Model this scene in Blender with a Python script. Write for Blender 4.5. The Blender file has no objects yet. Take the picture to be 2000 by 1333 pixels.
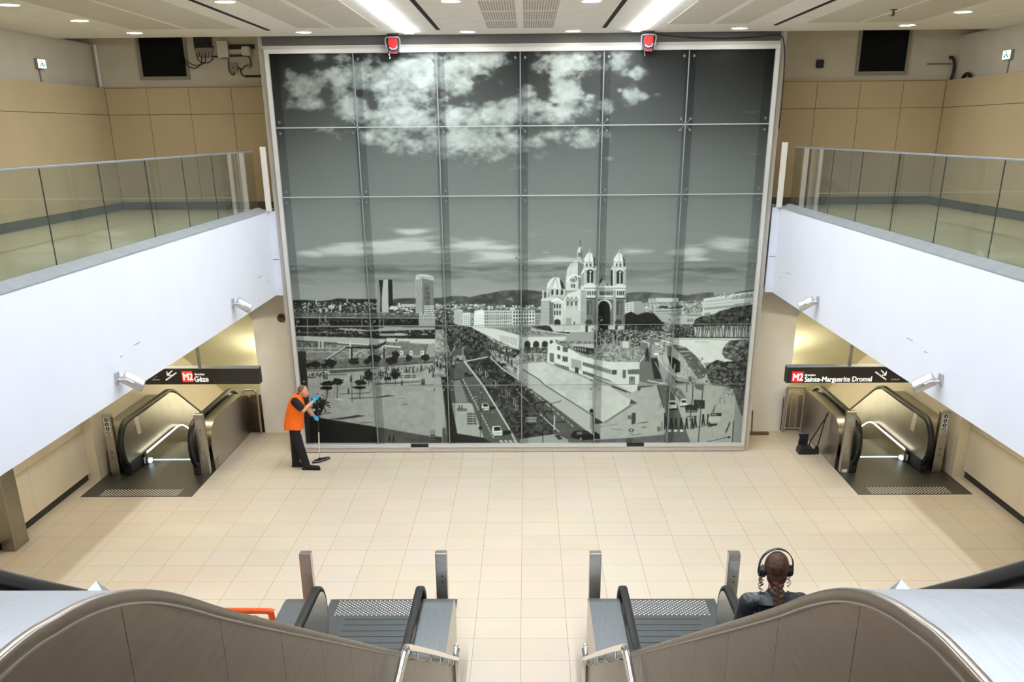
EXPOSURE = 0.0; LAMP = 72.0; WARM = 40.0; PRINT = 1.66
import bpy, math, random
import numpy as np
from mathutils import Vector, Matrix
random.seed(3)
PI = math.pi
SC = bpy.context.scene
COL = SC.collection

# ================================================================ helpers
def lin(c):
    c = c/255.0
    return c/12.92 if c <= .04045 else ((c+.055)/1.055)**2.4
def rgb(r, g, b): return (lin(r), lin(g), lin(b), 1.0)

def mat(name, col, rough=.5, metal=0.0, var=.06, scale=6.0, bump=0.0, spec=.5, stretch=None, emit=0.0, ecol=None, coat=0.0):
    m = bpy.data.materials.new(name); m.use_nodes = True
    nt = m.node_tree; N = nt.nodes; L = nt.links
    b = N['Principled BSDF']
    b.inputs['Roughness'].default_value = rough; b.inputs['Metallic'].default_value = metal
    b.inputs['Specular IOR Level'].default_value = spec
    if coat: b.inputs['Coat Weight'].default_value = coat
    tc = N.new('ShaderNodeTexCoord'); mp = N.new('ShaderNodeMapping'); nz = N.new('ShaderNodeTexNoise')
    nz.inputs['Scale'].default_value = scale; nz.inputs['Detail'].default_value = 4
    if stretch: mp.inputs['Scale'].default_value = stretch
    L.new(tc.outputs['Object'], mp.inputs['Vector']); L.new(mp.outputs['Vector'], nz.inputs['Vector'])
    rp = N.new('ShaderNodeValToRGB')
    rp.color_ramp.elements[0].position = .3; rp.color_ramp.elements[1].position = .7
    rp.color_ramp.elements[0].color = tuple(v*(1-var) for v in col[:3])+(1,)
    rp.color_ramp.elements[1].color = tuple(min(1, v*(1+var)) for v in col[:3])+(1,)
    L.new(nz.outputs['Fac'], rp.inputs['Fac']); L.new(rp.outputs['Color'], b.inputs['Base Color'])
    if bump:
        bp = N.new('ShaderNodeBump'); bp.inputs['Strength'].default_value = bump; bp.inputs['Distance'].default_value = .01
        L.new(nz.outputs['Fac'], bp.inputs['Height']); L.new(bp.outputs['Normal'], b.inputs['Normal'])
    if emit:
        b.inputs['Emission Color'].default_value = ecol or col; b.inputs['Emission Strength'].default_value = emit
    return m

def catmull(path, n):
    P_ = [Vector(q) for q in path]; out = []
    for i in range(len(P_)-1):
        a, b, c, d = P_[max(0, i-1)], P_[i], P_[i+1], P_[min(len(P_)-1, i+2)]
        for k in range(n):
            t = k/n; out.append(.5*((2*b)+(c-a)*t+(2*a-5*b+4*c-d)*t*t+(3*b-a-3*c+d)*t**3))
    return out+[P_[-1]]
class MB:
    def __init__(s): s.v = []; s.f = []
    def add(s, vs, fs):
        o = len(s.v); s.v += [tuple(map(float, p)) for p in vs]; s.f += [tuple(i+o for i in f) for f in fs]; return s
    def box(s, x0, x1, y0, y1, z0, z1):
        x0, x1 = sorted((x0, x1)); y0, y1 = sorted((y0, y1)); z0, z1 = sorted((z0, z1))
        return s.add([(x0,y0,z0),(x1,y0,z0),(x1,y1,z0),(x0,y1,z0),(x0,y0,z1),(x1,y0,z1),(x1,y1,z1),(x0,y1,z1)],
                     [(0,3,2,1),(4,5,6,7),(0,1,5,4),(1,2,6,5),(2,3,7,6),(3,0,4,7)])
    def prism(s, poly, ax, a, b):
        a, b = sorted((a, b)); n = len(poly)
        def mk(p, t): return {'x': (t, p[0], p[1]), 'y': (p[0], t, p[1]), 'z': (p[0], p[1], t)}[ax]
        ar = sum(poly[i][0]*poly[(i+1) % n][1]-poly[(i+1) % n][0]*poly[i][1] for i in range(n))
        if (ar < 0) != (ax == 'y'): poly = poly[::-1]
        return s.add([mk(p, a) for p in poly]+[mk(p, b) for p in poly],
                     [tuple(range(n))[::-1], tuple(range(n, 2*n))]+[(i, (i+1) % n, n+(i+1) % n, n+i) for i in range(n)])
    def loops(s, rings, closed=False, cap=True):
        n = len(rings[0]); vs = [p for r in rings for p in r]; fs = []; m = len(rings)
        for j in range(m if closed else m-1):
            k = (j+1) % m
            for i in range(n): fs.append((j*n+i, j*n+(i+1) % n, k*n+(i+1) % n, k*n+i))
        if cap and not closed: fs += [tuple(range(n))[::-1], tuple(range((m-1)*n, m*n))]
        return s.add(vs, fs)
    def tube(s, path, r, n=10, closed=False, sm=0):
        path = catmull(path, sm) if sm else [Vector(p) for p in path]; rings = []; m = len(path); up = None
        for i, p in enumerate(path):
            if closed: d = path[(i+1) % m]-path[i-1]
            else: d = path[min(i+1, m-1)]-path[max(i-1, 0)]
            d.normalize()
            if up is None: up = Vector((0, 0, 1)) if abs(d.z) < .9 else Vector((1, 0, 0))
            a = d.cross(up); 
            if a.length < 1e-4: a = d.cross(Vector((0, 1, 0)))
            a.normalize(); up = a.cross(d).normalized()
            rr = r[i] if isinstance(r, (list, tuple)) else r
            rings.append([p+rr*(math.cos(t)*a+math.sin(t)*up) for t in [2*PI*q/n for q in range(n)]])
        return s.loops(rings, closed)
    def cyl(s, c, ax, r, h, n=24, r2=None):
        d = {'x': (1,0,0), 'y': (0,1,0), 'z': (0,0,1)}[ax] if isinstance(ax, str) else ax
        c = Vector(c); d = Vector(d).normalized()
        return s.tube([c, c+d*h], [r, r if r2 is None else r2], n)
    def ell(s, c, r, rot=None, n=14, m=9):
        c = Vector(c); M = rot.to_matrix() if rot else Matrix.Identity(3)
        vs = [c+M @ Vector((0, 0, -r[2]))]
        for j in range(1, m):
            t = -PI/2+PI*j/m
            for i in range(n): vs.append(c+M @ Vector((r[0]*math.cos(t)*math.cos(2*PI*i/n), r[1]*math.cos(t)*math.sin(2*PI*i/n), r[2]*math.sin(t))))
        vs.append(c+M @ Vector((0, 0, r[2]))); fs = []
        for i in range(n): fs.append((0, 1+(i+1) % n, 1+i)); fs.append((len(vs)-1, 1+(m-2)*n+i, 1+(m-2)*n+(i+1) % n))
        for j in range(m-2):
            for i in range(n): a = 1+j*n; fs.append((a+i, a+(i+1) % n, a+n+(i+1) % n, a+n+i))
        return s.add(vs, fs)
    def cap(s, a, b, ra, rb, n=12):
        a = Vector(a); b = Vector(b); d = (b-a).normalized(); pts_ = []; rs = []
        for q in range(5): t = PI/2*(1-q/4*.999); pts_.append(a-d*ra*math.sin(t)); rs.append(max(1e-4, ra*math.cos(t)))
        for q in range(5): t = PI/2*(q/4*.999); pts_.append(b+d*rb*math.sin(t)); rs.append(max(1e-4, rb*math.cos(t)))
        return s.tube(pts_, rs, n)
    def sweep(s, path, x, hw, ht, n=10):          # path in (y, z) at constant x, rounded flat section
        rings = []; m = len(path)
        for i in range(m):
            a = path[max(0, i-1)]; b = path[min(m-1, i+1)]; dy, dz = b[0]-a[0], b[1]-a[1]; l = math.hypot(dy, dz); ny, nz = -dz/l, dy/l
            rings.append([(x+hw*(abs(math.cos(t))**.5)*math.copysign(1, math.cos(t)), path[i][0]+ny*ht*(abs(math.sin(t))**.5)*math.copysign(1, math.sin(t)), path[i][1]+nz*ht*(abs(math.sin(t))**.5)*math.copysign(1, math.sin(t))) for t in [2*PI*(q+.5)/n for q in range(n)]])
        return s.loops(rings)
    def strip(s, path, x0, x1, t):                # plate of thickness t following path (y, z)
        rings = [[(x0, y, z), (x1, y, z), (x1, y, z-t), (x0, y, z-t)] for y, z in path]
        return s.loops(rings)
    def mesh(s, name):
        me = bpy.data.meshes.new(name); me.from_pydata(s.v, [], s.f); me.validate(); me.update(); return me
    def build(s, name, m, parent=None, smooth=35, bev=0, **kw):
        me = s.mesh(name)
        import bmesh
        bm = bmesh.new(); bm.from_mesh(me); bmesh.ops.recalc_face_normals(bm, faces=bm.faces[:]); bm.to_mesh(me); bm.free()
        return put(name, me, m, parent, smooth, bev, **kw)

def wloc(o):
    v = Vector((0, 0, 0))
    while o: v += o.location; o = o.parent
    return v
def put(name, me, m, parent=None, smooth=35, bev=0, **kw):
    me.materials.clear(); me.materials.append(m)
    if smooth:
        me.polygons.foreach_set('use_smooth', [True]*len(me.polygons)); me.set_sharp_from_angle(angle=math.radians(smooth))
    o = bpy.data.objects.new(name, me); COL.objects.link(o)
    if parent: o.parent = parent; o.location = -wloc(parent)
    if bev:
        b = o.modifiers.new('b', 'BEVEL'); b.width = bev; b.segments = 2; b.limit_method = 'ANGLE'
    for k, v in kw.items(): o[k] = v
    return o
def thing(name, loc, label, cat, group=None):
    o = bpy.data.objects.new(name, None); COL.objects.link(o); o.location = loc; o.empty_display_size = .2
    return tag(o, label, cat, group)
def tag(o, label, cat, group=None):
    o['label'] = label; o['category'] = cat
    if group: o['group'] = group
    return o
def struct(o): o['kind'] = 'structure'; return o
def blob(mb, voxel, it=6):
    me = mb.mesh('tmp'); o = bpy.data.objects.new('tmp', me); COL.objects.link(o)
    r = o.modifiers.new('r', 'REMESH'); r.mode = 'VOXEL'; r.voxel_size = voxel
    s = o.modifiers.new('s', 'SMOOTH'); s.iterations = it; s.factor = .5
    dg = bpy.context.evaluated_depsgraph_get(); dg.update()
    out = bpy.data.meshes.new_from_object(o.evaluated_get(dg)); bpy.data.objects.remove(o); return out
def text(s, size, name, m, parent, loc, rotx=PI/2, rotz=0, bold=0, align='LEFT', squeeze=1.0, target_w=None):
    cu = bpy.data.curves.new('t', 'FONT'); cu.body = s; cu.size = size; cu.extrude = .001; cu.align_x = align
    o = bpy.data.objects.new('t', cu); COL.objects.link(o)
    dg = bpy.context.evaluated_depsgraph_get(); dg.update()
    me = bpy.data.meshes.new_from_object(o.evaluated_get(dg)); bpy.data.objects.remove(o)
    xs = [v.co.x for v in me.vertices]
    if target_w: squeeze = target_w/(max(xs)-min(xs))
    M = Matrix.Translation(loc) @ Matrix.Rotation(rotz, 4, 'Z') @ Matrix.Rotation(rotx, 4, 'X') @ Matrix.Diagonal((squeeze, 1, 1, 1))
    if bold:
        import bmesh
        bm = bmesh.new()
        for q, (ox, oy) in enumerate(((-bold, 0), (bold, 0), (0, bold*.7), (0, -bold*.7))):
            m2 = me.copy(); m2.transform(Matrix.Translation((ox, oy, q*.00007))); bm.from_mesh(m2); bpy.data.meshes.remove(m2)
        bm.to_mesh(me); bm.free()
    me.transform(M)
    return put(name, me, m, parent, 0)

# ================================================================ camera (solved from the tile grid and the mural frame)
CAMP = (0.08894, -19.26785, 5.90696); FPX = 1963.94; PVY = 1162.11
_p, _y, _r = .4319835, .0171120, -.0087999
_f = Vector((-math.sin(_y)*math.cos(_p), math.cos(_y)*math.cos(_p), -math.sin(_p)))
_rt = Vector((math.cos(_y), math.sin(_y), 0)); _up = _rt.cross(_f)
_rt, _up = _rt*math.cos(_r)+_up*math.sin(_r), -_rt*math.sin(_r)+_up*math.cos(_r)
cam = bpy.data.cameras.new('camera'); co = bpy.data.objects.new('camera', cam); COL.objects.link(co)
cam.sensor_fit = 'HORIZONTAL'; cam.sensor_width = 36; cam.lens = FPX/2000*36; cam.shift_y = (PVY-666.5)/2000; cam.clip_start = .05
Mx = Matrix((_rt, _up, -_f)).transposed().to_4x4(); Mx.translation = CAMP; co.matrix_world = Mx
SC.camera = co
vs_ = SC.view_settings; vs_.view_transform = 'Standard'; vs_.look = 'None'; vs_.gamma = 1; vs_.use_curve_mapping = False; vs_.exposure = EXPOSURE
SC.cycles.max_bounces = 10; SC.cycles.diffuse_bounces = 5; SC.cycles.transparent_max_bounces = 16
SC.cycles.sample_clamp_indirect = 6; SC.cycles.caustics_reflective = False; SC.cycles.caustics_refractive = False
w = bpy.data.worlds.new('w'); SC.world = w; w.use_nodes = True; w.node_tree.nodes['Background'].inputs[0].default_value = (.9, .93, 1, 1); w.node_tree.nodes['Background'].inputs[1].default_value = .03

def city_print():
    # ---------------------------------------------------------------- printed city view on the mural
    SS = 2.0
    PU0, PV0, PU1, PV1 = 505.0, 85.0, 1530.0, 885.0
    CW, CH = int((PU1-PU0)*SS), int((PV1-PV0)*SS)
    rng = np.random.default_rng(7)
    _yy, _xx = np.mgrid[0:CH, 0:CW].astype(np.float32)
    GX = PU0 + (_xx+0.5)/SS; GY = PV0 + (_yy+0.5)/SS
    Z = {'A': (540, 500, 5.553), 'B': (850, 500, 5.553), 'C': (1160, 500, 5.553), 'D': (540, 660, 5.553),
         'E': (850, 660, 5.553), 'F': (1160, 660, 5.553), 'G': (1030, 450, 6.345), 'I': (0, 0, 1.0)}
    
    def vnoise(sx, sy, seed):
        r = np.random.default_rng(seed)
        w, h = int((PU1-PU0)/sx)+4, int((PV1-PV0)/sy)+4
        g = r.random((h, w)).astype(np.float32)
        fx = (GX-PU0)/sx; fy = (GY-PV0)/sy
        ix = fx.astype(int); iy = fy.astype(int); tx = fx-ix; ty = fy-iy
        tx = tx*tx*(3-2*tx); ty = ty*ty*(3-2*ty)
        return (g[iy, ix]*(1-tx)+g[iy, ix+1]*tx)*(1-ty)+(g[iy+1, ix]*(1-tx)+g[iy+1, ix+1]*tx)*ty
    
    def fbm(sx, sy, n, seed):
        o = 0; a = 1; t = 0
        for i in range(n):
            o = o + a*vnoise(sx, sy, seed+i); t += a; a *= .55; sx /= 2.03; sy /= 2.03
        return o/t
    
    N1 = fbm(5, 4, 3, 50); N2 = vnoise(2.2, 1.8, 60); N3 = fbm(11, 9, 4, 70); N4 = vnoise(1.2, 1.1, 61)
    
    def pts(key, fl):
        x0, y0, s = Z[key]
        return np.array([(x0+fl[i]/s, y0+fl[i+1]/s) for i in range(0, len(fl), 2)], np.float32)
    
    def win(p, pad=1):
        x0 = max(0, int((p[:, 0].min()-PU0-pad)*SS)); x1 = min(CW, int((p[:, 0].max()-PU0+pad)*SS)+2)
        y0 = max(0, int((p[:, 1].min()-PV0-pad)*SS)); y1 = min(CH, int((p[:, 1].max()-PV0+pad)*SS)+2)
        return slice(y0, max(y0, y1)), slice(x0, max(x0, x1))
    
    def pmask(p):
        s = win(p); X = GX[s]; Y = GY[s]; m = np.zeros(X.shape, bool)
        q = np.roll(p, -1, 0)
        for (xa, ya), (xb, yb) in zip(p, q):
            if ya == yb: continue
            c = ((Y < ya) != (Y < yb)) & (X < (xb-xa)*(Y-ya)/(yb-ya)+xa)
            m ^= c
        return s, m
    
    def P(key, fl, val, lo=None, nz=None, amp=0):
        s, m = pmask(pts(key, fl))
        v = val
        if lo is not None: v = lo+(val-lo)*np.clip((nz[s]-.28)/.44, 0, 1)
        cv[s] = np.where(m, v + (N4[s]-.5)*amp, cv[s])
    
    def R(key, x0, y0, x1, y1, val): P(key, [x0, y0, x1, y0, x1, y1, x0, y1], val)
    
    def Ln(key, fl, w, val):
        p = pts(key, fl)
        for a, b in zip(p[:-1], p[1:]):
            s = win(np.array([a, b]), w+1); X = GX[s]-a[0]; Y = GY[s]-a[1]; d = b-a
            t = np.clip((X*d[0]+Y*d[1])/max(1e-6, d@d), 0, 1)
            dist = np.hypot(X-t*d[0], Y-t*d[1]); k = np.clip((w/2-dist)*SS+.5, 0, 1)
            cv[s] = cv[s]*(1-k)+val*k
    
    def dash(key, x0, y0, x1, y1, n, w, val, f=.5):
        for i in range(n):
            a = i/n; b = (i+f)/n
            Ln(key, [x0+(x1-x0)*a, y0+(y1-y0)*a, x0+(x1-x0)*b, y0+(y1-y0)*b], w, val)
    
    def El(key, cx, cy, rx, ry, val, rough=0):
        x0, y0, s_ = Z[key]; cx = x0+cx/s_; cy = y0+cy/s_; rx /= s_; ry /= s_
        s = win(np.array([(cx-rx*1.5, cy-ry*1.5), (cx+rx*1.5, cy+ry*1.5)]))
        d = ((GX[s]-cx)/rx)**2+((GY[s]-cy)/ry)**2 + rough*(N2[s]+N1[s]-1)*2.4
        cv[s] = np.where(d < 1, val+(N2[s]-.5)*26*(rough > 0), cv[s])
    
    def W(key, q, nx, ny, val, fx=.5, fy=.55):
        q = np.array(q, float).reshape(4, 2)
        def at_(u, v): return (q[0]*(1-u)+q[1]*u)*(1-v)+(q[3]*(1-u)+q[2]*u)*v
        for j in range(ny):
            for i in range(nx):
                u0 = (i+.5-fx/2)/nx; u1 = (i+.5+fx/2)/nx; v0 = (j+.5-fy/2)/ny; v1 = (j+.5+fy/2)/ny
                P(key, np.concatenate([at_(u0, v0), at_(u1, v0), at_(u1, v1), at_(u0, v1)]), val)
    
    def Sp(key, x0, y0, x1, y1, n, w, h, lo, hi):
        z = Z[key][2]
        for i in range(n):
            x = rng.uniform(x0, x1); y = rng.uniform(y0, y1); a = rng.uniform(.5, 1.3)*w; b = rng.uniform(.5, 1.3)*h
            R(key, x, y, x+a, y+b, rng.uniform(lo, hi))
    
    def people(key, lst, h, val=42):
        for x, y in lst:
            Ln(key, [x, y-h*.35, x, y], h*.2/Z[key][2], val); Ln(key, [x-h*.06, y, x-h*.1, y+h*.5], h*.13/Z[key][2], val)
            Ln(key, [x+h*.06, y, x+h*.12, y+h*.5], h*.13/Z[key][2], val); El(key, x, y-h*.45, h*.1, h*.11, val)
    
    # --- sky
    ky = np.array([90, 130, 180, 250, 320, 380, 450, 520, 570, 620], float)
    kv = np.array([46, 52, 66, 86, 104, 116, 126, 134, 146, 150], float)
    cv = np.interp(GY, ky, kv).astype(np.float32)
    edge = np.clip((GX-1180)/330, 0, 1)*np.clip((330-GY)/230, 0, 1)
    cv -= edge*18
    cv -= 16*np.clip((640-GX)/100, 0, 1)*np.clip((420-GY)/300, 0, 1)
    F1 = fbm(46, 30, 6, 5); F2 = fbm(20, 14, 4, 25)
    den = np.zeros_like(cv)
    for b in [(583,169,46,30,1),(597,203,52,14,1),(660,160,30,46,1),(680,215,36,40,1),(622,113,22,14,.9),(660,106,44,14,.55),(737,142,64,58,1),(812,134,64,56,1.1),
              (772,212,95,46,1.1),(745,265,70,20,.9),(805,284,50,18,.85),(629,253,36,6,.6),(567,256,20,4,.4),(885,134,50,60,1.1),(930,116,66,36,1),(902,225,66,46,1.15),(975,223,64,34,1.1),
              (930,276,98,38,1.15),(999,274,48,22,1),(1028,180,24,20,.8),(1042,206,34,17,.8),(1104,181,36,42,1.05),(1104,213,48,16,1.05),(1086,125,52,38,1),(1134,116,38,34,.9),
              (1156,190,18,9,.8),(1137,268,46,20,.85),(1119,283,28,9,.7),(1077,263,40,12,.75),(1044,276,24,15,.8),(1081,298,11,4,.5),(1216,118,24,24,.9),(1245,139,17,13,.8),
              (1232,188,16,16,.85),(1257,188,11,9,.7),(1210,177,6,6,.6),(1293,185,18,6,.6),(1183,206,14,16,.9),(1196,310,30,6,.5),(1181,263,14,9,.7),(1016,333,24,9,.5),(560,150,30,26,.55),(610,140,26,20,.5),(975,165,34,16,.55),(960,108,34,16,.7),(1000,205,40,16,.7),(1068,160,20,20,.6),(1070,235,50,14,.5),(690,255,44,16,.7),(838,240,40,24,.9),(1165,130,26,16,.55)]:
        den = np.maximum(den, b[4]*np.exp(-.8*(((GX-b[0])/b[2])**2+((GY-b[1])/b[3])**2)))
    for b in [(704,181,11,7),(723,188,11,12),(731,206,9,10),(792,109,34,9),(952,189,22,9),(996,148,20,15),(1018,120,15,22),(1032,152,20,14),(1062,178,13,18),(1160,166,26,16),(905,208,14,5),(940,150,9,5),(1085,205,8,5),(1040,250,16,8),
              (592,122,30,16),(640,182,13,18),(700,112,14,8),(893,200,16,9),(1015,245,16,12),(975,265,12,6),(545,150,14,30)]:
        den -= .62*np.exp(-(((GX-b[0])/b[2])**2+((GY-b[1])/b[3])**2))
    F4 = fbm(26, 20, 4, 140); F5 = fbm(9, 7, 4, 180)
    am = np.clip(.25+den*2.2, .25, 1); c = den+am*((F1-.5)*1.45+(F2-.5)*.9+(F5-.5)*.4)
    k = np.clip((c-.16)/.52, 0, 1); k = k*k*(3-2*k)
    tone = 100+56*np.clip((c-.30)/.75, 0, 1)+46*(F4-.5)+22*(F5-.5)
    tone = tone*(.84+.16*np.clip((GX-600)/80, 0, 1)-.10*np.clip((GX-1120)/120, 0, 1))
    cv = cv*(1-k)+tone*k
    den = np.zeros_like(cv)
    for b in [(601,496,36,10,.7),(675,489,64,15,.8),(785,480,84,17,1),(805,452,48,8,.7),(932,478,80,13,.95),(969,500,60,13,.9),(1065,493,18,4,.6),(1092,506,64,10,.7),(1237,490,40,9,.85),
              (1350,492,46,11,.9),(1428,481,54,13,.9),(1357,506,26,6,.8),(1275,547,44,7,.45),(870,520,200,9,.35),(650,540,80,20,.4),(1270,530,70,6,.4)]:
        den = np.maximum(den, b[4]*np.exp(-.8*(((GX-b[0])/b[2])**2+((GY-b[1])/b[3])**2)))
    F3 = fbm(60, 8, 4, 90)
    k = np.clip((den+(F3-.5)*1.0-.3)/.5, 0, 1)
    cv = cv+(184-cv)*k*.85
    k = np.exp(-((GY-527)/9)**2)*.5*np.clip((F3-.3)*3, 0, 1)+np.exp(-((GY-545)/12)**2)*.3*np.clip((F3-.35)*3, 0, 1)
    cv = cv*(1-k*.45)
    
    # --- hills and far town
    P('A', [150,484,300,478,480,490,560,485,660,462,740,465,980,470,1090,470,1090,640,170,640], 74, 38, N1)
    P('A', [1255,470,1400,460,1520,462,1830,455,1990,437,1999,640,1210,640], 84, 58, N1)
    P('B', [0,455,100,450,200,435,330,440,370,450,500,420,620,400,740,375,860,372,980,368,1160,388,1300,400,1300,620,0,620], 98, 70, N3)
    P('B', [100,520,240,480,200,510,130,530], 128); P('B', [760,470,830,445,850,500,800,480], 125)
    P('C', [300,412,400,400,530,390,640,398,720,405,860,410,1020,428,1180,400,1300,396,1300,540,300,540], 112, 84, N3)
    Sp('A', 160,500,1080,610,330,16,11,120,205); Sp('A', 170,490,1080,620,150,22,14,28,60)
    Sp('A', 1260,520,1990,625,120,22,12,130,205); Sp('B', 0,520,520,570,110,26,11,120,205)
    for x, y, w, h in [(425,480,14,50),(680,530,22,65),(760,470,12,40),(470,575,22,40),(530,575,16,40),(300,485,22,40),(560,540,70,30)]: R('A', x, y, x+w, y+h, 178)
    R('A', 200,480,345,510,48)
    # --- towers
    P('A', [1085,265,1110,262,1135,450,1142,612,1085,612], 138); P('A', [1108,265,1158,265,1141,450,1143,612,1124,612,1129,450], 34)
    P('A', [1158,262,1212,258,1216,612,1143,612,1141,450], 168); P('A', [1210,258,1255,258,1263,545,1263,600,1216,600], 40)
    W('A', [1092,300,1128,300,1128,605,1092,605], 3, 26, 128, .8, .4)
    P('A', [1505,255,1575,240,1582,620,1512,620], 176); P('A', [1575,240,1700,262,1712,620,1582,620], 132)
    P('A', [1515,210,1560,198,1640,204,1700,225,1705,268,1575,238,1508,256], 182); W('A', [1530,216,1690,232,1692,252,1540,236], 9, 1, 110)
    W('A', [1508,262,1574,248,1580,615,1514,615], 5, 30, 78, .62, .5); W('A', [1580,250,1700,270,1710,615,1584,615], 10, 30, 86, .6, .5)
    P('A', [1600,300,1660,320,1665,600,1610,600], 112, 84, N2)
    R('A', 1350,525,1505,552,186); W('A', [1350,530,1505,530,1505,550,1350,550], 12, 1, 120)
    for x, y, w, h in [(1225,552,90,30),(1240,545,30,12),(1605,540,100,84),(1320,512,22,30)]: R('A', x, y, x+w, y+h, 190)
    W('A', [1605,545,1705,545,1705,620,1605,620], 5, 3, 60)
    R('A', 1550,630,1760,700,170); W('A', [1555,640,1755,640,1755,700,1555,700], 10, 4, 95, .7, .45)
    P('A', [1925,590,1999,580,1999,730,1930,710], 188); W('A', [1930,595,1999,588,1999,720,1932,700], 6, 1, 120, .3, .9)
    # --- port sheds, viaducts
    P('A', [170,612,1540,622,1548,690,170,690], 112, 78, N1); Sp('A', 600,620,1540,640,50,30,6,120,160)
    P('A', [170,676,1548,682,1548,762,180,762], 46, 24, N2); Sp('A', 500,690,1540,720,60,22,8,70,130)
    P('A', [180,766,1760,766,1760,900,190,900], 62, 26, N2); Sp('A', 430,775,1740,860,120,20,14,80,180)
    Ln('A', [175,670,720,672,1548,678], 1.6, 150)
    Ln('A', [185,766,1000,764,1999,760], 2.0, 160); Ln('A', [190,832,760,836], 1.4, 118)
    for x in (215,335,925,1120,1160,1545): Ln('A', [x,690,x+4,860 if x in (335,1120) else 760], 1.4, 150)
    for x in (470,530): Ln('A', [x,650,x-4,750,x+46,750,x,690], 1.2, 170)
    P('A', [680,784,960,802,1080,800,1190,768,1190,782,1080,815,960,818,680,800], 172)
    P('A', [1080,800,1190,772,1740,776,1740,800,1080,818], 156); R('A', 1120,845,1400,868,148); R('A', 1130,815,1290,845,50); R('A', 1280,838,1380,862,170)
    P('A', [195,900,1010,900,1200,900,1200,1140,220,1140], 150, 104, N1)
    P('A', [195,868,1010,892,1190,908,1180,922,1080,968,600,940,195,912], 166); P('A', [195,912,600,940,1080,968,1080,988,600,962,195,932], 84)
    Sp('A', 210,935,560,985,60,14,26,60,120); Ln('A', [205,998,700,1004], 2, 168); Ln('A', [210,1045,760,1040], 1.5, 176)
    P('A', [215,1050,700,1060,560,1120,320,1110], 130, 118, N1)
    for x in (460,500,800,1150): P('A', [x-8,920,x+10,920,x+10,1010 if x < 600 else 1110,x-8,1010 if x < 600 else 1110], 182)
    P('A', [1190,893,1750,905,1755,945,1640,958,1190,930], 184); P('A', [1190,935,1640,958,1600,1075,1190,1085], 128, 108, N1)
    P('A', [1640,958,1745,948,1752,1070,1608,1072], 146); Ln('A', [1745,905,1760,1030], 1.4, 60); Ln('A', [1640,958,1606,1075], 1.2, 60)
    W('A', [1325,925,1450,930,1450,946,1325,942], 9, 1, 70, .6, .8); R('A', 1290,905,1310,930,50)
    dash('A', 670,944,1010,966, 9, 2.2, 205, .6); dash('A', 1180,978,1360,992, 5, 2.4, 208, .6)
    for x in (1355,1460,1580): R('A', x-16,1030,x+18,1075,205); R('A', x-6,1040,x+6,1060,45)
    Ln('A', [545,1120,745,992], 3, 182); Ln('A', [560,1122,750,1000], 1.4, 50); P('A', [745,988,1080,984,1180,930,1190,950,1090,1010,745,1004], 44)
    for x in (815,1040,1165): P('A', [x-9,1000,x+9,1000,x+9,1120,x-9,1120], 48)
    P('A', [830,1060,960,1010,970,1020,850,1075], 170); Ln('A', [1075,1110,1160,1050], 1.6, 45); Sp('A', 860,1020,1150,1120,60,10,16,70,170)
    P('A', [320,1130,700,1120,1700,1095,1830,1090,1840,1160,1150,1200,340,1235], 118, 88, N1)
    P('A', [330,1228,1150,1195,1700,1150,1700,1175,1150,1215,340,1245], 60); Ln('A', [330,1240,1150,1205,1700,1165], 1.4, 165)
    # --- plaza
    P('D', [318,355,560,345,950,330,1850,270,1905,640,1900,1140,1640,1140,480,900,360,840], 160, 148, N3, 6)
    P('D', [560,355,950,335,1120,330,940,362,590,390], 92, 72, N2); Ln('D', [345,362,560,350], 1.3, 48); Ln('D', [335,432,420,434], 1.6, 58); Ln('D', [440,410,760,398], 1.2, 60)
    P('D', [218,150,318,150,338,520,380,1140,250,1140], 60, 52, N3); Ln('D', [222,260,320,262], .6, 44); Ln('D', [232,380,326,384], .6, 44)
    for cx, cy, rx, ry in [(420,290,66,34),(590,275,64,46),(840,255,58,38),(985,260,34,30),(1060,225,72,40),(1250,250,60,40),(1290,190,38,48),(1430,222,34,34),(1615,215,52,34),(1800,220,40,22),(345,300,20,24),(520,300,30,26)]:
        El('D', cx, cy, rx, ry, 38, .35); Ln('D', [cx-4,cy+ry*.8,cx-4,cy+ry+34], .9, 48); Ln('D', [cx+14,cy+ry*.8,cx+14,cy+ry+30], .7, 60)
    for cx, cy, rx, ry, tx, ty in [(555,498,76,26,548,660),(545,545,66,20,548,660),(665,478,62,34,656,655),(910,488,64,28,905,650),(905,540,74,18,905,650),(995,405,46,62,1000,510),(1290,395,52,60,1290,510)]:
        El('D', cx, cy, rx, ry, 34, .4); Ln('D', [cx,cy,tx,ty], 1.4, 44)
        for d in (-28,28): Ln('D', [tx+d,cy+ry,tx+d,ty-6], .5, 100)
        Ln('D', [tx-28,ty-50,tx+28,ty-50], .5, 100)
    El('D', 470,720,86,74,34,.9); El('D', 440,820,50,50,30,.6); Ln('D', [450,640,450,860], 1.6, 34)
    Ln('D', [690,612,860,606,1010,598], 1.2, 62); P('D', [770,655,1100,645,1200,622,1295,630,1120,650,830,664], 66); P('D', [600,662,700,655,750,680,680,682], 176)
    P('D', [560,885,760,860,880,838,965,848,840,872,690,888], 56); Ln('D', [900,925,1040,918], 1, 70); Ln('D', [500,820,590,816], 1.4, 60); Ln('D', [1320,660,1400,658], 1, 112); Ln('D', [1360,728,1420,720], 1.2, 84)
    Ln('D', [815,395,820,698], 1.1, 52); P('D', [1060,498,1300,486,1560,470,1560,478,1300,500,1060,512], 74); Ln('D', [1440,517,1700,513], 1.2, 78); Ln('D', [1060,470,1260,462,1560,440], 1.0, 190)
    for x, c in ((1135,'e'),(1350,'s'),(1405,'s'),(1440,'n'),(1490,'m')): W('D', [x-20,405,x+20,400,x+20,438,x-20,444], 2, 2, 44, .7, .6)
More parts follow.
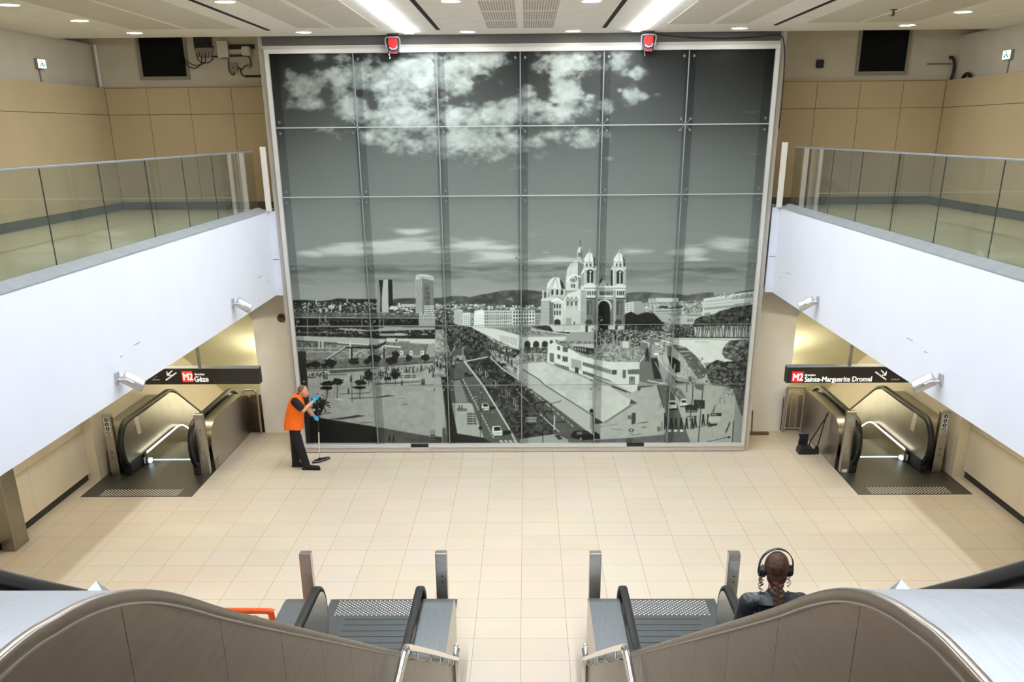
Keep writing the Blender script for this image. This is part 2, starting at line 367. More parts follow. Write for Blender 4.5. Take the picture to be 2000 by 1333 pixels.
    P('D', [1170,430,1240,424,1240,460,1170,464], 40)
    people('D', [(780,580),(805,450),(915,440),(940,440),(1130,385),(1190,370),(1410,350),(1440,350),(1480,350),(1570,330),(1660,350),(1690,330),(1720,320),(1600,480),(1580,480),(1830,380),(1360,490),(545,420),(520,420),(1890,640),(1700,400),(1800,400),(1850,350)], 60, 46)
    Sp('D', 1150,300,1850,360,80,7,26,50,110); Sp('D', 1700,230,1990,420,120,12,22,40,120); Sp('D', 1000,360,1250,470,40,10,24,40,70); Sp('D', 340,365,520,420,30,12,20,40,90)
    R('D', 1605,535,1700,580,135); W('D', [1605,535,1700,535,1700,580,1605,580], 4, 1, 172, .7, .8); R('D', 1705,552,1765,580,105)
    P('D', [360,850,480,872,1075,968,1090,1142,370,1142], 26, 20, N3); P('D', [1070,966,1660,1070,1670,1142,1090,1142], 92, 80, N3)
    P('D', [1665,1010,1800,1000,1810,1142,1665,1142], 66); R('D', 1670,1070,1790,1078,120); R('D', 1670,1100,1790,1108,100); R('D', 1665,1000,1790,1055,128)
    people('D', [(1225,1095),(1270,1098)], 75, 40)
    P('D', [1785,420,1840,418,1880,700,1960,1142,1860,1142,1815,660], 42); P('D', [1900,450,2000,450,2000,1140,1960,1035], 160); P('D', [1960,1030,2010,1045,2010,1142,1970,1142], 40)
    # --- boulevard
    P('B', [0,610,120,640,260,740,420,760,700,900,960,900,960,1010,930,1100,1220,1040,1240,1160,1180,1180,930,1200,860,1333,0,1333], 172, 120, N1)
    P('E', [120,330,330,240,560,190,700,270,880,440,1000,520,1750,1060,1750,1142,120,1142], 96, 88, N3)
    P('E', [900,290,1180,262,1700,470,2010,560,2010,1142,1700,1142,1690,1045,880,430], 190, 178, N3)
    P('B', [0,600,110,650,250,750,420,780,660,950,930,1030,860,1110,560,1010,330,1080,170,1060,90,800,0,800], 104, 30, N1)
    P('B', [300,860,440,890,600,1040,700,1200,560,1180,330,1120], 90, 30, N1)
    Sp('B', 60,640,560,1000,260,14,12,30,175); Sp('B', 600,900,960,1100,170,12,18,40,200); Sp('B', 0,1040,220,1200,150,9,26,36,120); people('B', [(760,1110),(790,1130),(830,1160),(700,1080),(1010,1110),(1060,1110),(20,1180),(60,1200),(120,1230),(150,1270)], 60, 44)
    P('E', [185,195,225,120,300,110,300,190], 88); Ln('E', [160,190,215,110], 2, 170); Ln('E', [300,100,300,190], 1.6, 170)
    P('E', [330,250,540,215,880,450,1000,560,1330,1010,1320,1050,900,1095,800,980,510,515], 92, 36, N1); Sp('E', 420,300,900,800,170,14,14,30,150); Sp('E', 900,700,1290,1040,240,16,14,36,112)
    for a in ((545,360),(480,330),(650,460),(760,560),(850,650),(870,720),(780,590)): Ln('E', [a[0],a[1],a[0]+4,a[1]+70], 1.1, 165); Ln('E', [a[0]+22,a[1]+4,a[0]+24,a[1]+64], .8, 140)
    for cx, cy in ((610,310),(700,300),(560,280),(800,430),(640,410),(900,540),(760,500),(870,600)): El('E', cx, cy, 52, 30, 40, .9)
    Ln('E', [318,258,520,520,660,750,800,985,880,1140], 3.2, 186); Ln('E', [325,258,560,210], 2.2, 186); Ln('E', [600,215,720,330,880,440,1000,525,1400,800,1700,1040], 2.6, 176)
    Ln('E', [900,590,1010,695], 2, 160); Ln('E', [1140,830,1340,1020], 2.6, 165)
    dash('E', 300,450,640,1100, 20, 1.8, 190, .55); dash('E', 950,510,1250,750, 7, 1.8, 180, .55); dash('E', 1220,730,1520,985, 6, 1.8, 176, .5)
    for a in ((1010,568),(1020,622),(1170,696),(1230,800),(1380,915)): P('E', [a[0]-70,a[1],a[0]+30,a[1]-10,a[0]+70,a[1]-4,a[0]+20,a[1]+8,a[0]-60,a[1]+8], 48)
    P('E', [960,350,1190,512,1830,920,1750,985,1690,1040,890,440,900,400], 172); Ln('E', [950,345,1120,450,1190,515,1480,700,1830,920], 1.5, 50); P('E', [1760,890,1830,920,1750,940], 70)
    Ln('E', [1740,970,2010,830], 1, 100); Ln('E', [1830,920,2010,820], 1.2, 90); Ln('E', [1250,715,1350,695,1365,680], 1.3, 70)
    P('E', [1690,1040,1830,960,2010,900,2010,1142,1690,1142], 158); P('E', [920,1100,1310,1045,1440,1105,1445,1142,920,1142], 156); P('E', [1290,1058,1340,1055,1385,1100,1340,1108], 60); P('E', [1440,1142,1480,1090,1720,1070,2010,1095,2010,1142], 100)
    P('E', [165,708,395,708,530,1100,300,1060,235,1040], 168, 158, N3); P('E', [60,420,128,430,175,700,240,1040,520,1085,610,1142,140,1142,120,700], 46); P('E', [180,470,270,460,350,700,230,700], 128); Ln('E', [175,460,280,450,390,710], 1.4, 60)
    P('E', [0,540,72,540,100,980,120,1142,0,1142], 158); P('E', [78,980,110,980,125,1142,80,1142], 90); P('E', [0,1070,76,1080,76,1142,0,1142], 60)
    for j in range(5): P('E', [345,820+j*26,430+j*4,820+j*26,440+j*4,836+j*26,345,836+j*26], 70)
    W('E', [235,765,345,765,345,800,235,800], 1, 1, 110, 1, 1); people('E', [(262,755),(290,752)], 40, 40)
    for cx, cy, s_, v in ((545,745,52,200),(672,1005,72,205),(342,400,34,40),(245,240,26,60)):
        P('E', [cx-s_*.7,cy-s_*.6,cx+s_*.4,cy-s_*.65,cx+s_*.8,cy+s_*.2,cx+s_*.8,cy+s_*.75,cx-s_*.5,cy+s_*.8,cx-s_*.8,cy+s_*.1], v)
        P('E', [cx-s_*.5,cy-s_*.5,cx+s_*.35,cy-s_*.55,cx+s_*.6,cy,cx-s_*.45,cy+s_*.1], 38); P('E', [cx+s_*.8,cy+s_*.1,cx+s_*2,cy,cx+s_*2.2,cy+s_*.5,cx+s_*.8,cy+s_*.8], 36)
        Ln('E', [cx-s_*.4,cy+s_*.45,cx+s_*.7,cy+s_*.42], 1, 80)
    P('E', [1470,1060,1500,1015,1560,1005,1650,1010,1700,1050,1750,1075,1740,1100,1590,1115,1480,1085], 36); P('E', [1530,1025,1590,1015,1600,1050,1540,1055], 110); P('E', [1605,1015,1650,1018,1680,1045,1612,1050], 60); El('E', 1578,1100,12,16,140)
    for q in range(4): P('E', [690+q*50,1110,720+q*50,1110,745+q*52,1142,712+q*52,1142], 178)
    Ln('E', [490,740,490,1140], 1.1, 50); Ln('E', [1172,690,1166,1140], 1.5, 58); Ln('E', [410,815,412,1060], .9, 180); Ln('E', [1295,850,1290,1000], 2.4, 185); El('E', 490,980,19,19,26); El('E', 1695,795,22,22,36); Ln('E', [1690,815,1688,990], 1, 52); Ln('E', [1710,815,1716,1030], 1.6, 44); Ln('E', [1135,712,1210,695], 2, 52); Ln('E', [465,800,530,770], 1.6, 50)
    R('E', 980,860,1096,915,150); R('E', 988,868,1088,906,112); W('E', [988,868,1088,868,1088,906,988,906], 1, 3, 150, .8, .3); El('E', 985,470,14,16,214); R('E', 975,466,996,472,120); Ln('E', [870,460,866,560], .8, 160)
    # --- blocks along the boulevard
    P('B', [205,592,300,585,300,760,205,735], 182); W('B', [210,600,298,595,298,750,210,728], 7, 1, 130, .3, .95)
    P('B', [300,618,380,610,380,765,300,758], 196); W('B', [305,640,375,640,375,750,305,745], 3, 5, 120, .5, .4); P('B', [300,600,380,598,380,614,300,620], 110)
    P('B', [425,596,527,578,530,775,420,765], 208); W('B', [425,640,525,640,525,760,425,745], 1, 4, 160, 1, .12)
    P('B', [527,592,836,590,836,760,530,775], 182); W('B', [535,600,832,598,832,768,535,772], 13, 5, 72, .42, .5); P('B', [520,560,836,556,836,592,520,592], 118, 80, N2); Ln('B', [527,672,836,668], .8, 110)
    P('B', [836,590,1080,588,1080,748,836,758], 194); W('B', [842,596,1076,594,1076,745,842,752], 8, 4, 50, .5, .6)
    P('B', [836,556,1150,560,1150,592,836,592], 130, 90, N2); Sp('B', 560,530,1150,572,46,22,20,150,205); P('B', [1080,640,1150,640,1150,750,1080,745], 150); W('B', [1085,640,1148,640,1148,745,1085,745], 4, 4, 60)
    P('B', [0,600,205,660,205,740,0,700], 150, 60, N2)
    P('B', [380,765,640,790,930,850,900,1012,720,935,430,800], 196); W('B', [690,850,890,890,885,990,700,925], 16, 1, 150, .4, .85)
    P('B', [640,785,1040,770,1460,840,1420,868,930,868], 150, 110, N2); P('B', [1040,768,1200,756,1460,828,1450,850,1200,812], 72, 42, N2); Ln('B', [1040,800,1450,852], 1.6, 196)
    P('B', [920,868,1420,862,1420,905,1230,990,1225,1060,940,1010], 192); Ln('B', [920,876,1420,870], 2, 140)
    for x in (1000,1095,1190): El('B', x, 960, 33, 36, 52); R('B', x-33, 955, x+33, 990, 52)
    P('B', [1245,920,1275,915,1275,970,1245,985], 60); P('B', [960,990,1220,1000,1220,1060,960,1050], 120, 50, N2)
    P('B', [1080,1130,1190,1065,1225,1060,1225,1080,1110,1140], 110); Sp('B', 960,1020,1230,1130,90,10,18,40,190)
    # modern terminal block
    P('E', [1220,72,1275,60,1300,55,1460,120,1590,200,2010,310,2010,590,1590,400,1450,345,1215,270], 206, 198, N3)
    P('E', [1300,20,1380,40,1880,40,2010,120,2010,250,1720,225,1470,130,1310,60], 150, 96, N2); P('E', [1480,70,1880,62,1880,140,1830,150,1500,120], 172); P('E', [1500,90,1830,130,1840,185,1640,180,1510,140], 52); W('E', [1510,95,1640,115,1640,160,1510,140], 5, 1, 150, .5, .8)
    for x0, y0, x1, y1 in [(1325,88,1356,132),(1384,100,1438,150),(1325,180,1358,226),(1380,200,1438,256)]: P('E', [x0,y0,x1,y0+8,x1,y1+8,x0,y1], 92)
    P('E', [1240,165,1288,172,1288,272,1240,258], 112); P('E', [1474,225,1584,250,1584,355,1474,330], 158); P('E', [1515,318,1556,330,1556,392,1515,378], 66)
    P('E', [1600,262,1912,350,1912,396,1600,302], 112); P('E', [1600,358,1735,400,1735,440,1600,392], 96); W('E', [1600,358,1735,400,1735,440,1600,392], 9, 1, 150, .15, 1)
    P('E', [1290,275,1450,320,1450,355,1290,300], 60); W('E', [1290,275,1450,320,1450,352,1290,302], 8, 1, 190, .4, .8); Ln('E', [1740,420,2010,520], 1.3, 56); dash('E', 1750,440,2010,540, 14, 1.6, 80, .5); Sp('E', 1640,150,2010,230,60,50,7,70,200)
    # --- cathedral
    def Stripes(x0, x1, y0, y1, n, val): 
        for j in range(n): Ln('G', [x0, y0+(y1-y0)*j/n, x1, y0+(y1-y0)*j/n], .75, val)
    P('G', [475,700,478,590,492,480,540,412,600,372,650,372,700,410,700,745,480,745], 198, 186, N3); P('G', [632,392,700,420,700,600,668,740,632,720], 122)
    Ln('G', [560,400,528,560], .7, 150); Ln('G', [630,380,632,600], 1, 90); El('G', 572,600,42,46,80); El('G', 574,606,30,34,170); El('G', 572,618,14,16,100); P('G', [480,640,530,560,575,540,620,560,668,560,668,590,600,570,560,575,500,640], 205)
    for x in (550,580): P('G', [x-9,665,x+9,665,x+9,715,x-9,715], 60)
    P('G', [618,352,618,262,630,222,655,200,680,224,686,350], 190); P('G', [660,215,684,240,686,350,662,350], 110); P('G', [630,275,640,275,640,335,630,335], 50); P('G', [648,275,658,275,658,335,648,335], 50); Ln('G', [655,130,655,205], 1, 70); El('G', 655,138,7,7,50)
    P('G', [238,730,250,660,292,602,352,574,402,598,444,650,468,730], 200); P('G', [400,600,444,650,468,730,425,735,408,655], 62); 
    for a in (300,330,372): Ln('G', [352,580,a-30 if a < 340 else a+10,720], .8, 118)
    Ln('G', [352,545,352,580], 1, 90); P('G', [234,726,468,726,462,850,300,860,234,840], 168)
    for x in (312,370,430): El('G', x, 765, 13, 30, 52); R('G', x-13, 765, x+13, 800, 52); R('G', x+16, 742, x+26, 815, 205)
    for x in (198,250): El('G', x, 775, 14, 30, 196); R('G', x-13, 780, x+13, 850, 186); P('G', [x+3,760,x+14,770,x+14,850,x+4,850], 110)
    P('G', [172,850,300,826,372,838,445,884,445,1260,330,1260,270,1175,158,1175], 190); Stripes(165,275,880,1170,20,96); Stripes(275,330,880,1170,20,70); P('G', [272,880,322,880,322,1165,272,1165], 92); Stripes(274,322,884,1165,18,150)
    P('G', [295,880,370,838,440,880,440,900,370,860,300,900], 214); P('G', [322,930,370,895,418,930,418,1060,322,1060], 178)
    for y in (918,1000):
        for x in (338,370,404): R('G', x-9, y, x+9, y+50, 46)
    El('G', 372,1140,40,36,52); R('G', 332,1140,412,1180,60); P('G', [330,1180,440,1180,440,1250,330,1250], 186)
    P('G', [445,870,500,785,660,738,705,738,705,1262,452,1262], 196); Stripes(455,660,1000,1250,20,160)
    for x in (500,548,604): P('G', [x-24,880,x,830,x+24,880,x+24,990,x-24,990], 176); El('G', x, 900, 13, 26, 88); R('G', x-12, 900, x+12, 935, 96); Ln('G', [x-26,880,x,826,x+26,880], 1, 88)
    R('G', 480,1085,545,1180,150); R('G', 575,1140,590,1175,60)
    P('G', [660,738,668,520,702,462,862,462,872,690,872,745,660,745], 200); P('G', [660,560,700,520,700,690,664,700], 150); Stripes(820,868,500,680,15,100); Stripes(702,735,500,680,15,130)
    El('G', 778,520,44,34,60); R('G', 738,520,816,655,52); El('G', 782,515,14,14,190); R('G', 772,535,788,655,186)
    P('G', [700,448,705,352,740,292,770,270,810,300,838,360,840,448], 204); P('G', [806,300,838,356,840,448,822,448,820,370], 44); Ln('G', [768,270,768,440], .8, 130); Ln('G', [770,235,770,275], .9, 190)
    P('G', [690,440,870,440,862,470,700,470], 180); 
    for x in (735,785,835): El('G', x, 430, 10, 24, 66)
    P('G', [1032,690,1040,470,1072,462,1220,470,1222,745,1060,745], 200); P('G', [1034,500,1060,490,1060,690,1034,690], 56); Stripes(1190,1222,490,690,16,100); Stripes(1075,1105,490,690,16,130)
    El('G', 1146,528,42,32,60); R('G', 1108,528,1184,662,50); El('G', 1150,522,14,14,190); R('G', 1140,540,1156,662,186)
    P('G', [1066,448,1070,352,1110,292,1140,276,1182,310,1206,372,1208,448], 204); P('G', [1176,306,1206,368,1208,448,1190,448,1188,372], 44); Ln('G', [1138,276,1138,440], .8, 130); Ln('G', [1140,240,1140,280], .9, 190); P('G', [1040,440,1226,440,1222,474,1050,474], 180)
    for x in (1108,1155,1204): El('G', x, 430, 9, 24, 66)
    P('G', [888,702,900,650,936,614,982,640,1018,702], 165); P('G', [886,646,924,588,932,620,900,660], 52); P('G', [960,624,1018,702,990,702], 70)
    P('G', [660,690,1222,690,1218,1262,660,1262], 194); R('G', 700,716,1222,724,70); R('G', 870,736,1065,744,120)
    for x in range(700, 1215, 22): P('G', [x,690,x+10,690,x+10,704,x,704], 214)
    for x0, x1, n in ((735,850,4),(890,1060,7),(1108,1200,4)):
        for i in range(n):
            x = x0+(x1-x0)*(i+.5)/n; El('G', x, 768, 8, 16, 58); R('G', x-8, 768, x+8, 805, 58)
    R('G', 730,838,850,850,60); R('G', 870,832,1070,840,110); R('G', 1095,838,1215,850,60)
    P('G', [732,850,848,850,848,1180,732,1180], 132, 112, N2); P('G', [1098,850,1198,850,1198,1180,1098,1180], 132, 112, N2)
    for x in (740,1108): R('G', x, 880, x+20, 1050, 62); R('G', x+50, 880, x+62, 1050, 82); El('G', x+36, 890, 26, 22, 90); El('G', x+20, 1145, 42, 40, 52)
    P('G', [868,850,1066,850,1066,1180,868,1180], 128, 100, N2)
    El('G', 950, 950, 96, 92, 206); El('G', 950, 955, 76, 84, 120); El('G', 950, 965, 72, 84, 34); R('G', 878, 960, 1024, 1252, 34); P('G', [880,1080,920,1062,918,1070,880,1088], 120)
    Stripes(662,728,750,1170,30,76); Stripes(850,872,750,1170,30,76); Stripes(1064,1096,750,1170,30,76); Stripes(1198,1220,750,1250,34,70); Stripes(1026,1064,900,1250,24,110); Stripes(732,860,860,1180,22,96); Stripes(1098,1200,860,1180,22,96)
    R('G', 1002,1180,1065,1262,176); R('G', 1150,1180,1195,1262,176); R('G', 720,1180,750,1262,60); R('G', 1085,1180,1120,1250,60)
    # --- right side town
    P('C', [338,512,430,497,430,612,338,618], 196); W('C', [345,520,425,508,425,600,345,606], 2, 4, 130, .7, .4); P('C', [430,492,500,490,545,520,545,625,430,625], 150)
    P('C', [560,520,680,505,1190,520,1190,640,545,640], 178, 110, N2)
    R('C', 590,465,670,512,190); W('C', [590,468,668,468,668,508,590,508], 6, 4, 100, .6, .5); R('C', 672,458,915,502,206); W('C', [675,462,912,462,912,500,675,500], 20, 4, 120, .5, .5)
    Sp('C', 545,500,700,600,80,16,12,110,215); Sp('C', 900,485,1185,560,60,26,12,120,210); R('C', 715,545,805,568,70); P('C', [820,560,960,540,940,575,820,580], 84)
    P('C', [655,582,972,572,972,612,655,622], 186); W('C', [665,590,965,582,965,606,665,614], 22, 1, 80, .6, .7); P('C', [655,622,822,620,822,735,700,712], 120); W('C', [660,626,820,624,820,728,700,708], 12, 1, 205, .5, 1)
    P('C', [820,640,1190,615,1100,760,820,742], 182, 172, N3); Ln('C', [820,650,1185,632], 1.2, 112); R('C', 1010,645,1180,655,140); W('C', [1010,670,1080,668,1080,730,1010,735], 3, 1, 80, .4, .5)
    P('C', [1188,470,1400,430,1735,388,1735,560,1500,590,1170,650], 192); P('C', [1188,456,1400,418,1735,360,1735,388,1400,430,1188,470], 104); Ln('C', [1188,470,1735,392], 1.4, 214)
    W('C', [1200,490,1500,450,1500,475,1200,512], 22, 1, 132, .4, .6); W('C', [1500,440,1728,412,1728,455,1500,478], 12, 1, 78, .45, .9); W('C', [1195,560,1520,530,1520,560,1195,590], 26, 1, 92, .4, .9); W('C', [1520,520,1700,500,1700,540,1520,560], 12, 1, 80, .45, .9); W('C', [1195,620,1260,612,1260,640,1195,648], 6, 1, 92, .4, .9); Ln('C', [1195,535,1728,480], .7, 140)
    Sp('C', 1260,390,1720,430,24,22,26,120,175)
    P('C', [334,640,400,604,470,640,560,612,650,624,740,716,780,740,780,830,334,830], 50, 34, N2); Sp('C', 340,740,800,830,80,14,30,60,120)
    P('C', [740,740,1110,740,1110,890,760,890], 168, 70, N1); P('C', [880,760,1080,760,1100,880,880,880], 130, 50, N2)
    P('C', [1085,742,1720,742,1700,895,1100,888], 178)
    for i in range(26):
        x = 1120+i*22.5; Ln('C', [x+rng.uniform(-12,12),750,x+rng.uniform(-8,8),800,x+rng.uniform(-14,14),880], 1.3, 58); Ln('C', [x,810,x+rng.choice([-22,22]),752], 1, 66)
    P('C', [1075,745,1100,690,1150,662,1300,640,1360,600,1500,562,1600,545,1730,528,1720,760,1400,756,1075,770], 96, 36, N1)
    P('C', [300,800,780,820,860,880,860,900,640,900,520,920,300,1000], 148, 60, N2); Sp('C', 300,820,860,900,120,20,12,50,205)
    P('C', [0,800,340,800,520,870,540,985,0,985], 150, 46, N2); 
    for x in (215,250,30,70,120,330,390): Ln('C', [x,880,x+2,985], 2, 150)
    P('C', [830,890,1735,885,1735,1150,1180,1160,1000,980,860,930], 206, 200, N3); Ln('C', [860,905,1250,905,1640,925], 1, 140); Ln('C', [1110,940,1100,930,1250,940], .8, 150); Ln('C', [860,884,1720,890], 2.2, 60)
    P('C', [500,960,560,925,640,905,720,910,700,1120,760,1333,460,1333], 124, 112, N3); P('C', [615,1112,692,1112,735,1333,655,1333], 48); P('C', [626,960,700,950,696,1100,626,1100], 150); Sp('C', 630,930,700,1060,14,50,22,100,215)
    Ln('C', [520,920,600,950,570,1050,500,1150], 3, 180); Sp('C', 545,980,600,1130,14,12,40,40,70)
    P('C', [700,940,860,935,1000,985,1120,1085,1230,1240,1240,1333,760,1333,700,1130], 176, 160, N3)
    P('C', [850,965,985,985,1110,1080,1225,1225,1200,1333,1130,1333,980,1120,880,1000], 100, 92, N3); Ln('C', [735,925,870,945,1000,985,1120,1090,1215,1220], 2.2, 208); Ln('C', [845,975,960,1090,1060,1230,1110,1333], 2.2, 150); Ln('C', [900,990,1000,990], 1.5, 190); Ln('C', [930,1040,1060,1035], 1.5, 190); Ln('C', [960,1085,1040,1070], 1.4, 170)
    P('C', [795,1080,870,1105,935,1150,935,1262,880,1268,835,1200], 48); P('C', [790,970,845,985,840,1100,795,1085], 108); Ln('C', [760,950,710,1010,700,1120,760,1220,950,1333], 4, 190); Ln('C', [775,990,730,1060,750,1160,860,1270], 2, 150); Sp('C', 960,1080,1180,1310,70,12,12,60,210); Sp('C', 700,930,770,1060,40,14,16,50,190)
    # --- right foreground square
    P('F', [0,400,470,560,690,510,830,500,1000,520,1260,400,1735,300,1735,1142,0,1142], 170, 162, N3)
    P('F', [690,230,830,400,1010,450,1050,520,830,520,690,515], 150); P('F', [830,400,900,470,1040,490,900,500], 90, 40, N2)
    P('F', [600,230,680,230,750,470,690,500,600,500,480,470,500,270], 112); P('F', [615,225,690,225,730,450,655,450], 50); Ln('F', [665,270,770,470], 2, 150)
    P('F', [690,512,835,520,920,780,1048,1142,790,1142,770,780], 104, 98, N3); Ln('F', [690,520,755,760], 1.8, 44); P('F', [825,550,930,548,1015,680,920,690], 112); Ln('F', [830,552,1010,680], .9, 190); Ln('F', [930,550,880,660], .9, 190); Ln('F', [820,550,925,690], 1, 195); dash('F', 585,465,800,508, 9, 2.2, 200, .5)
    for cx, cy, s_ in ((852,725,46),(975,702,38)):
        P('F', [cx-s_*.9,cy-s_,cx+s_*.75,cy-s_,cx+s_*.95,cy+s_*.95,cx-s_*.95,cy+s_*.95], 206); P('F', [cx-s_*.65,cy-s_*.55,cx+s_*.6,cy-s_*.55,cx+s_*.7,cy+s_*.05,cx-s_*.7,cy+s_*.05], 46); P('F', [cx-s_*.95,cy+s_*.95,cx+s_*1.3,cy+s_*.9,cx+s_*1.2,cy+s_*1.3,cx-s_,cy+s_*1.3], 40); R('F', cx-s_*.6, cy+s_*.4, cx-s_*.3, cy+s_*.6, 90)
    people('F', [(778,920),(842,930),(890,930),(945,930),(1005,930),(1065,930),(1185,890),(1240,890),(1098,910),(580,200)], 110, 46)
    for x in (820,885,950): R('F', x-16, 1000, x+18, 1022, 210)
    P('F', [0,235,190,262,495,268,490,470,465,570,390,605,0,420], 202, 196, N3); P('F', [0,100,160,60,500,110,540,140,500,235,190,262,0,235], 168, 110, N2); R('F', 290,40,380,110,190); R('F', 290,40,310,110,150); Sp('F', 0,150,480,235,50,50,6,80,205)
    P('F', [0,290,190,352,190,398,0,340], 132); R('F', 195,350,246,400,84); R('F', 310,350,346,440,104); P('F', [366,348,492,342,492,396,366,396], 96); W('F', [366,348,492,342,492,396,366,396], 10, 1, 140, .2, 1); R('F', 383,424,441,506,60); R('F', 392,432,432,496,178); El('F', 412,450,14,14,80); R('F', 396,468,428,484,90)
    P('F', [0,405,180,470,400,590,380,610,150,500,0,430], 172); Ln('F', [0,410,180,470], 1.4, 60); Ln('F', [0,440,200,520,400,600], 1.2, 60); dash('F', 205,530,360,590, 9, 3.2, 62, .4)
    P('F', [0,520,150,520,400,680,390,760,105,925,0,865], 192, 184, N3); P('F', [385,735,398,690,470,715,110,925], 150); Ln('F', [400,690,385,740,110,920], 1, 70); Ln('F', [440,715,120,930], .8, 100); P('F', [398,668,475,712,398,718], 74); P('F', [0,860,108,922,30,940,0,930], 76)
    P('F', [475,525,640,518,640,530,510,540,500,575,470,575], 84)
    P('F', [360,830,400,798,455,812,452,930,400,950,360,930], 170); P('F', [410,815,455,815,450,930,408,945], 74); R('F', 366,840,404,885,110); P('F', [440,935,540,915,605,910,560,925], 92); El('F', 405,1005,28,18,60); El('F', 405,1005,12,10,190); Ln('F', [392,1020,392,1060], .7, 70); Ln('F', [412,1020,412,1060], .7, 70); Ln('F', [415,1060,510,1045], 1, 90)
    Ln('F', [60,968,270,935], 1, 110); Ln('F', [190,990,300,1000], 1.6, 128); Ln('F', [520,975,560,972], 1.6, 70); R('F', 685,965,722,1015,110); Ln('F', [737,915,737,1010], 1.2, 70); R('F', 760,815,776,1000,50); Ln('F', [720,710,722,760], 1, 80)
    P('F', [0,1110,330,1090,745,1055,770,1030,790,1142,0,1142], 112, 100, N3); P('F', [0,1010,60,1050,70,1100,0,1100], 46); R('F', 350,1090,420,1142,88)
    P('F', [1083,672,1202,680,1202,772,1083,768], 56); Ln('F', [1120,690,1150,760], .8, 130); P('F', [985,740,1060,720,1130,780,1120,810,1000,815], 66, 40, N2); P('F', [1010,780,1120,790,1110,815,1010,815], 110)
    R('F', 1266,820,1382,850,44); W('F', [1275,826,1340,826,1340,844,1275,844], 4, 1, 190, .6, .8); R('F', 1240,858,1370,915,178); P('F', [1240,930,1330,935,1340,950,1250,970], 66, 50, N2); Ln('F', [1060,985,1340,930,1230,970], 1, 70); Ln('F', [1010,855,1115,852], 1.4, 60)
    Ln('F', [1078,430,1070,640,1040,905], 1.6, 56); Ln('F', [1188,500,1160,780,1132,1130], 1.8, 62); Ln('F', [1010,490,1006,590], 1.3, 60); Ln('F', [1515,905,1500,1130], 1.8, 70); Ln('F', [1230,1130,1470,1075], 1.3, 90); P('F', [1425,1030,1475,900,1480,930,1440,1025], 74); Ln('F', [1425,1050,1440,980], 1, 80); Ln('F', [1285,1080,1420,1060], .8, 140); Ln('F', [1280,980,1285,1080], .8, 140); P('F', [1280,810,1310,740,1325,720,1300,805], 90); El('F', 1465,1080,18,13,80); Ln('F', [880,290,868,370], 2, 200)
    P('F', [1110,560,1180,575,1200,500,1080,495], 120); W('F', [1085,500,1205,500,1190,570,1110,545], 1, 5, 70, 1, .3); Sp('F', 1020,420,1100,500,50,14,16,40,200)
    P('C', [1395,1020,1430,960,1480,920,1560,910,1690,905,1690,1150,1560,1160,1420,1110,1390,1060], 150, 52, N1)
    P('F', [1205,340,1240,290,1330,240,1420,262,1660,240,1660,860,1610,850,1560,700,1500,560,1380,520,1280,515,1230,420], 124, 40, N1); P('F', [1500,560,1640,600,1640,860,1600,840,1550,700], 120, 84, N1)
    for i in range(150):
        t = rng.random(); El('F', 1240+t*400+rng.normal(0,14), 310+rng.random()*190, 11, 9, rng.choice([42,60,92,128]), .5)
    Sp('F', 1380,540,1500,640,40,14,9,60,200); Sp('F', 1340,620,1420,720,14,10,12,60,110)
    cv = np.clip(cv+(N4-.5)*3, 8, 232)
    return cv.reshape(CH//2, 2, CW//2, 2).mean((1, 3))
# ================================================================ materials
M = {}
M['plaster'] = mat('white_plaster', rgb(247, 245, 241), .8, 0, .03, 3)
M['plaster_dull'] = mat('grey_plaster', rgb(214, 206, 190), .85, 0, .05, 2)
M['fascia'] = mat('white_paint', rgb(222, 227, 240), .6, 0, .015, 1.5)
M['stone'] = mat('beige_panel', rgb(196, 176, 142), .55, 0, .05, 1.2)
M['stone_low'] = mat('pale_beige_panel', rgb(224, 212, 188), .5, 0, .03, 1.5)
M['joint'] = mat('dark_joint', rgb(70, 52, 34), .9, 0, .05)
M['tunnel'] = mat('cream_paint', rgb(240, 234, 200), .7, 0, .03, 1.5)
M['case'] = mat('grey_paint', rgb(196, 192, 184), .6, 0, .03, 4, stretch=(8, 8, .3))
M['beam'] = mat('shaded_grey_beam', rgb(88, 86, 83), .6, 0, .03, 4, stretch=(.3, 4, 8))  # darkened below the case grey for the shade under the ceiling lip
M['trimw'] = mat('pale_aluminium', rgb(208, 208, 205), .4, 0, .02, 4)
M['black'] = mat('black_rubber', rgb(18, 18, 19), .45, 0, .1)
M['blackm'] = mat('black_paint', rgb(26, 26, 26), .5, 0, .1)
M['void'] = mat('dark_void', rgb(6, 6, 6), .9, 0, .1)
M['rail'] = mat('grey_rail', rgb(146, 150, 158), .4, .3, .05, 3)
M['kerb'] = mat('grey_steel_kerb', rgb(170, 178, 184), .5, .35, .08, 5)
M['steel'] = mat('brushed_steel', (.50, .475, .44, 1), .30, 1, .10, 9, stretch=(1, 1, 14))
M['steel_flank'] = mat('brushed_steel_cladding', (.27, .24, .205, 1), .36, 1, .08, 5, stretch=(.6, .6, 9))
M['steel_top'] = mat('brushed_steel_deck', (.285, .297, .32, 1), .5, 1, .06, 8, stretch=(12, .6, 1))
M['steel_deck_low'] = mat('grey_steel_deck', (.30, .32, .34, 1), .38, 1, .1, 8, stretch=(12, .6, 1))
M['steel_olive'] = mat('bronze_steel', (.36, .34, .27, 1), .36, 1, .08, 6, stretch=(8, .5, .5))
M['chrome'] = mat('polished_steel', (.78, .78, .78, 1), .14, 1, .03, 6)
M['plate'] = mat('dark_floor_plate', (.10, .098, .09, 1), .42, .7, .15, 12, stretch=(1, 8, 1))
M['plate2'] = mat('grey_floor_plate', (.20, .215, .225, 1), .36, .8, .15, 12, stretch=(1, 8, 1))
M['stud'] = mat('steel_stud', (.85, .84, .80, 1), .3, .6, .05)
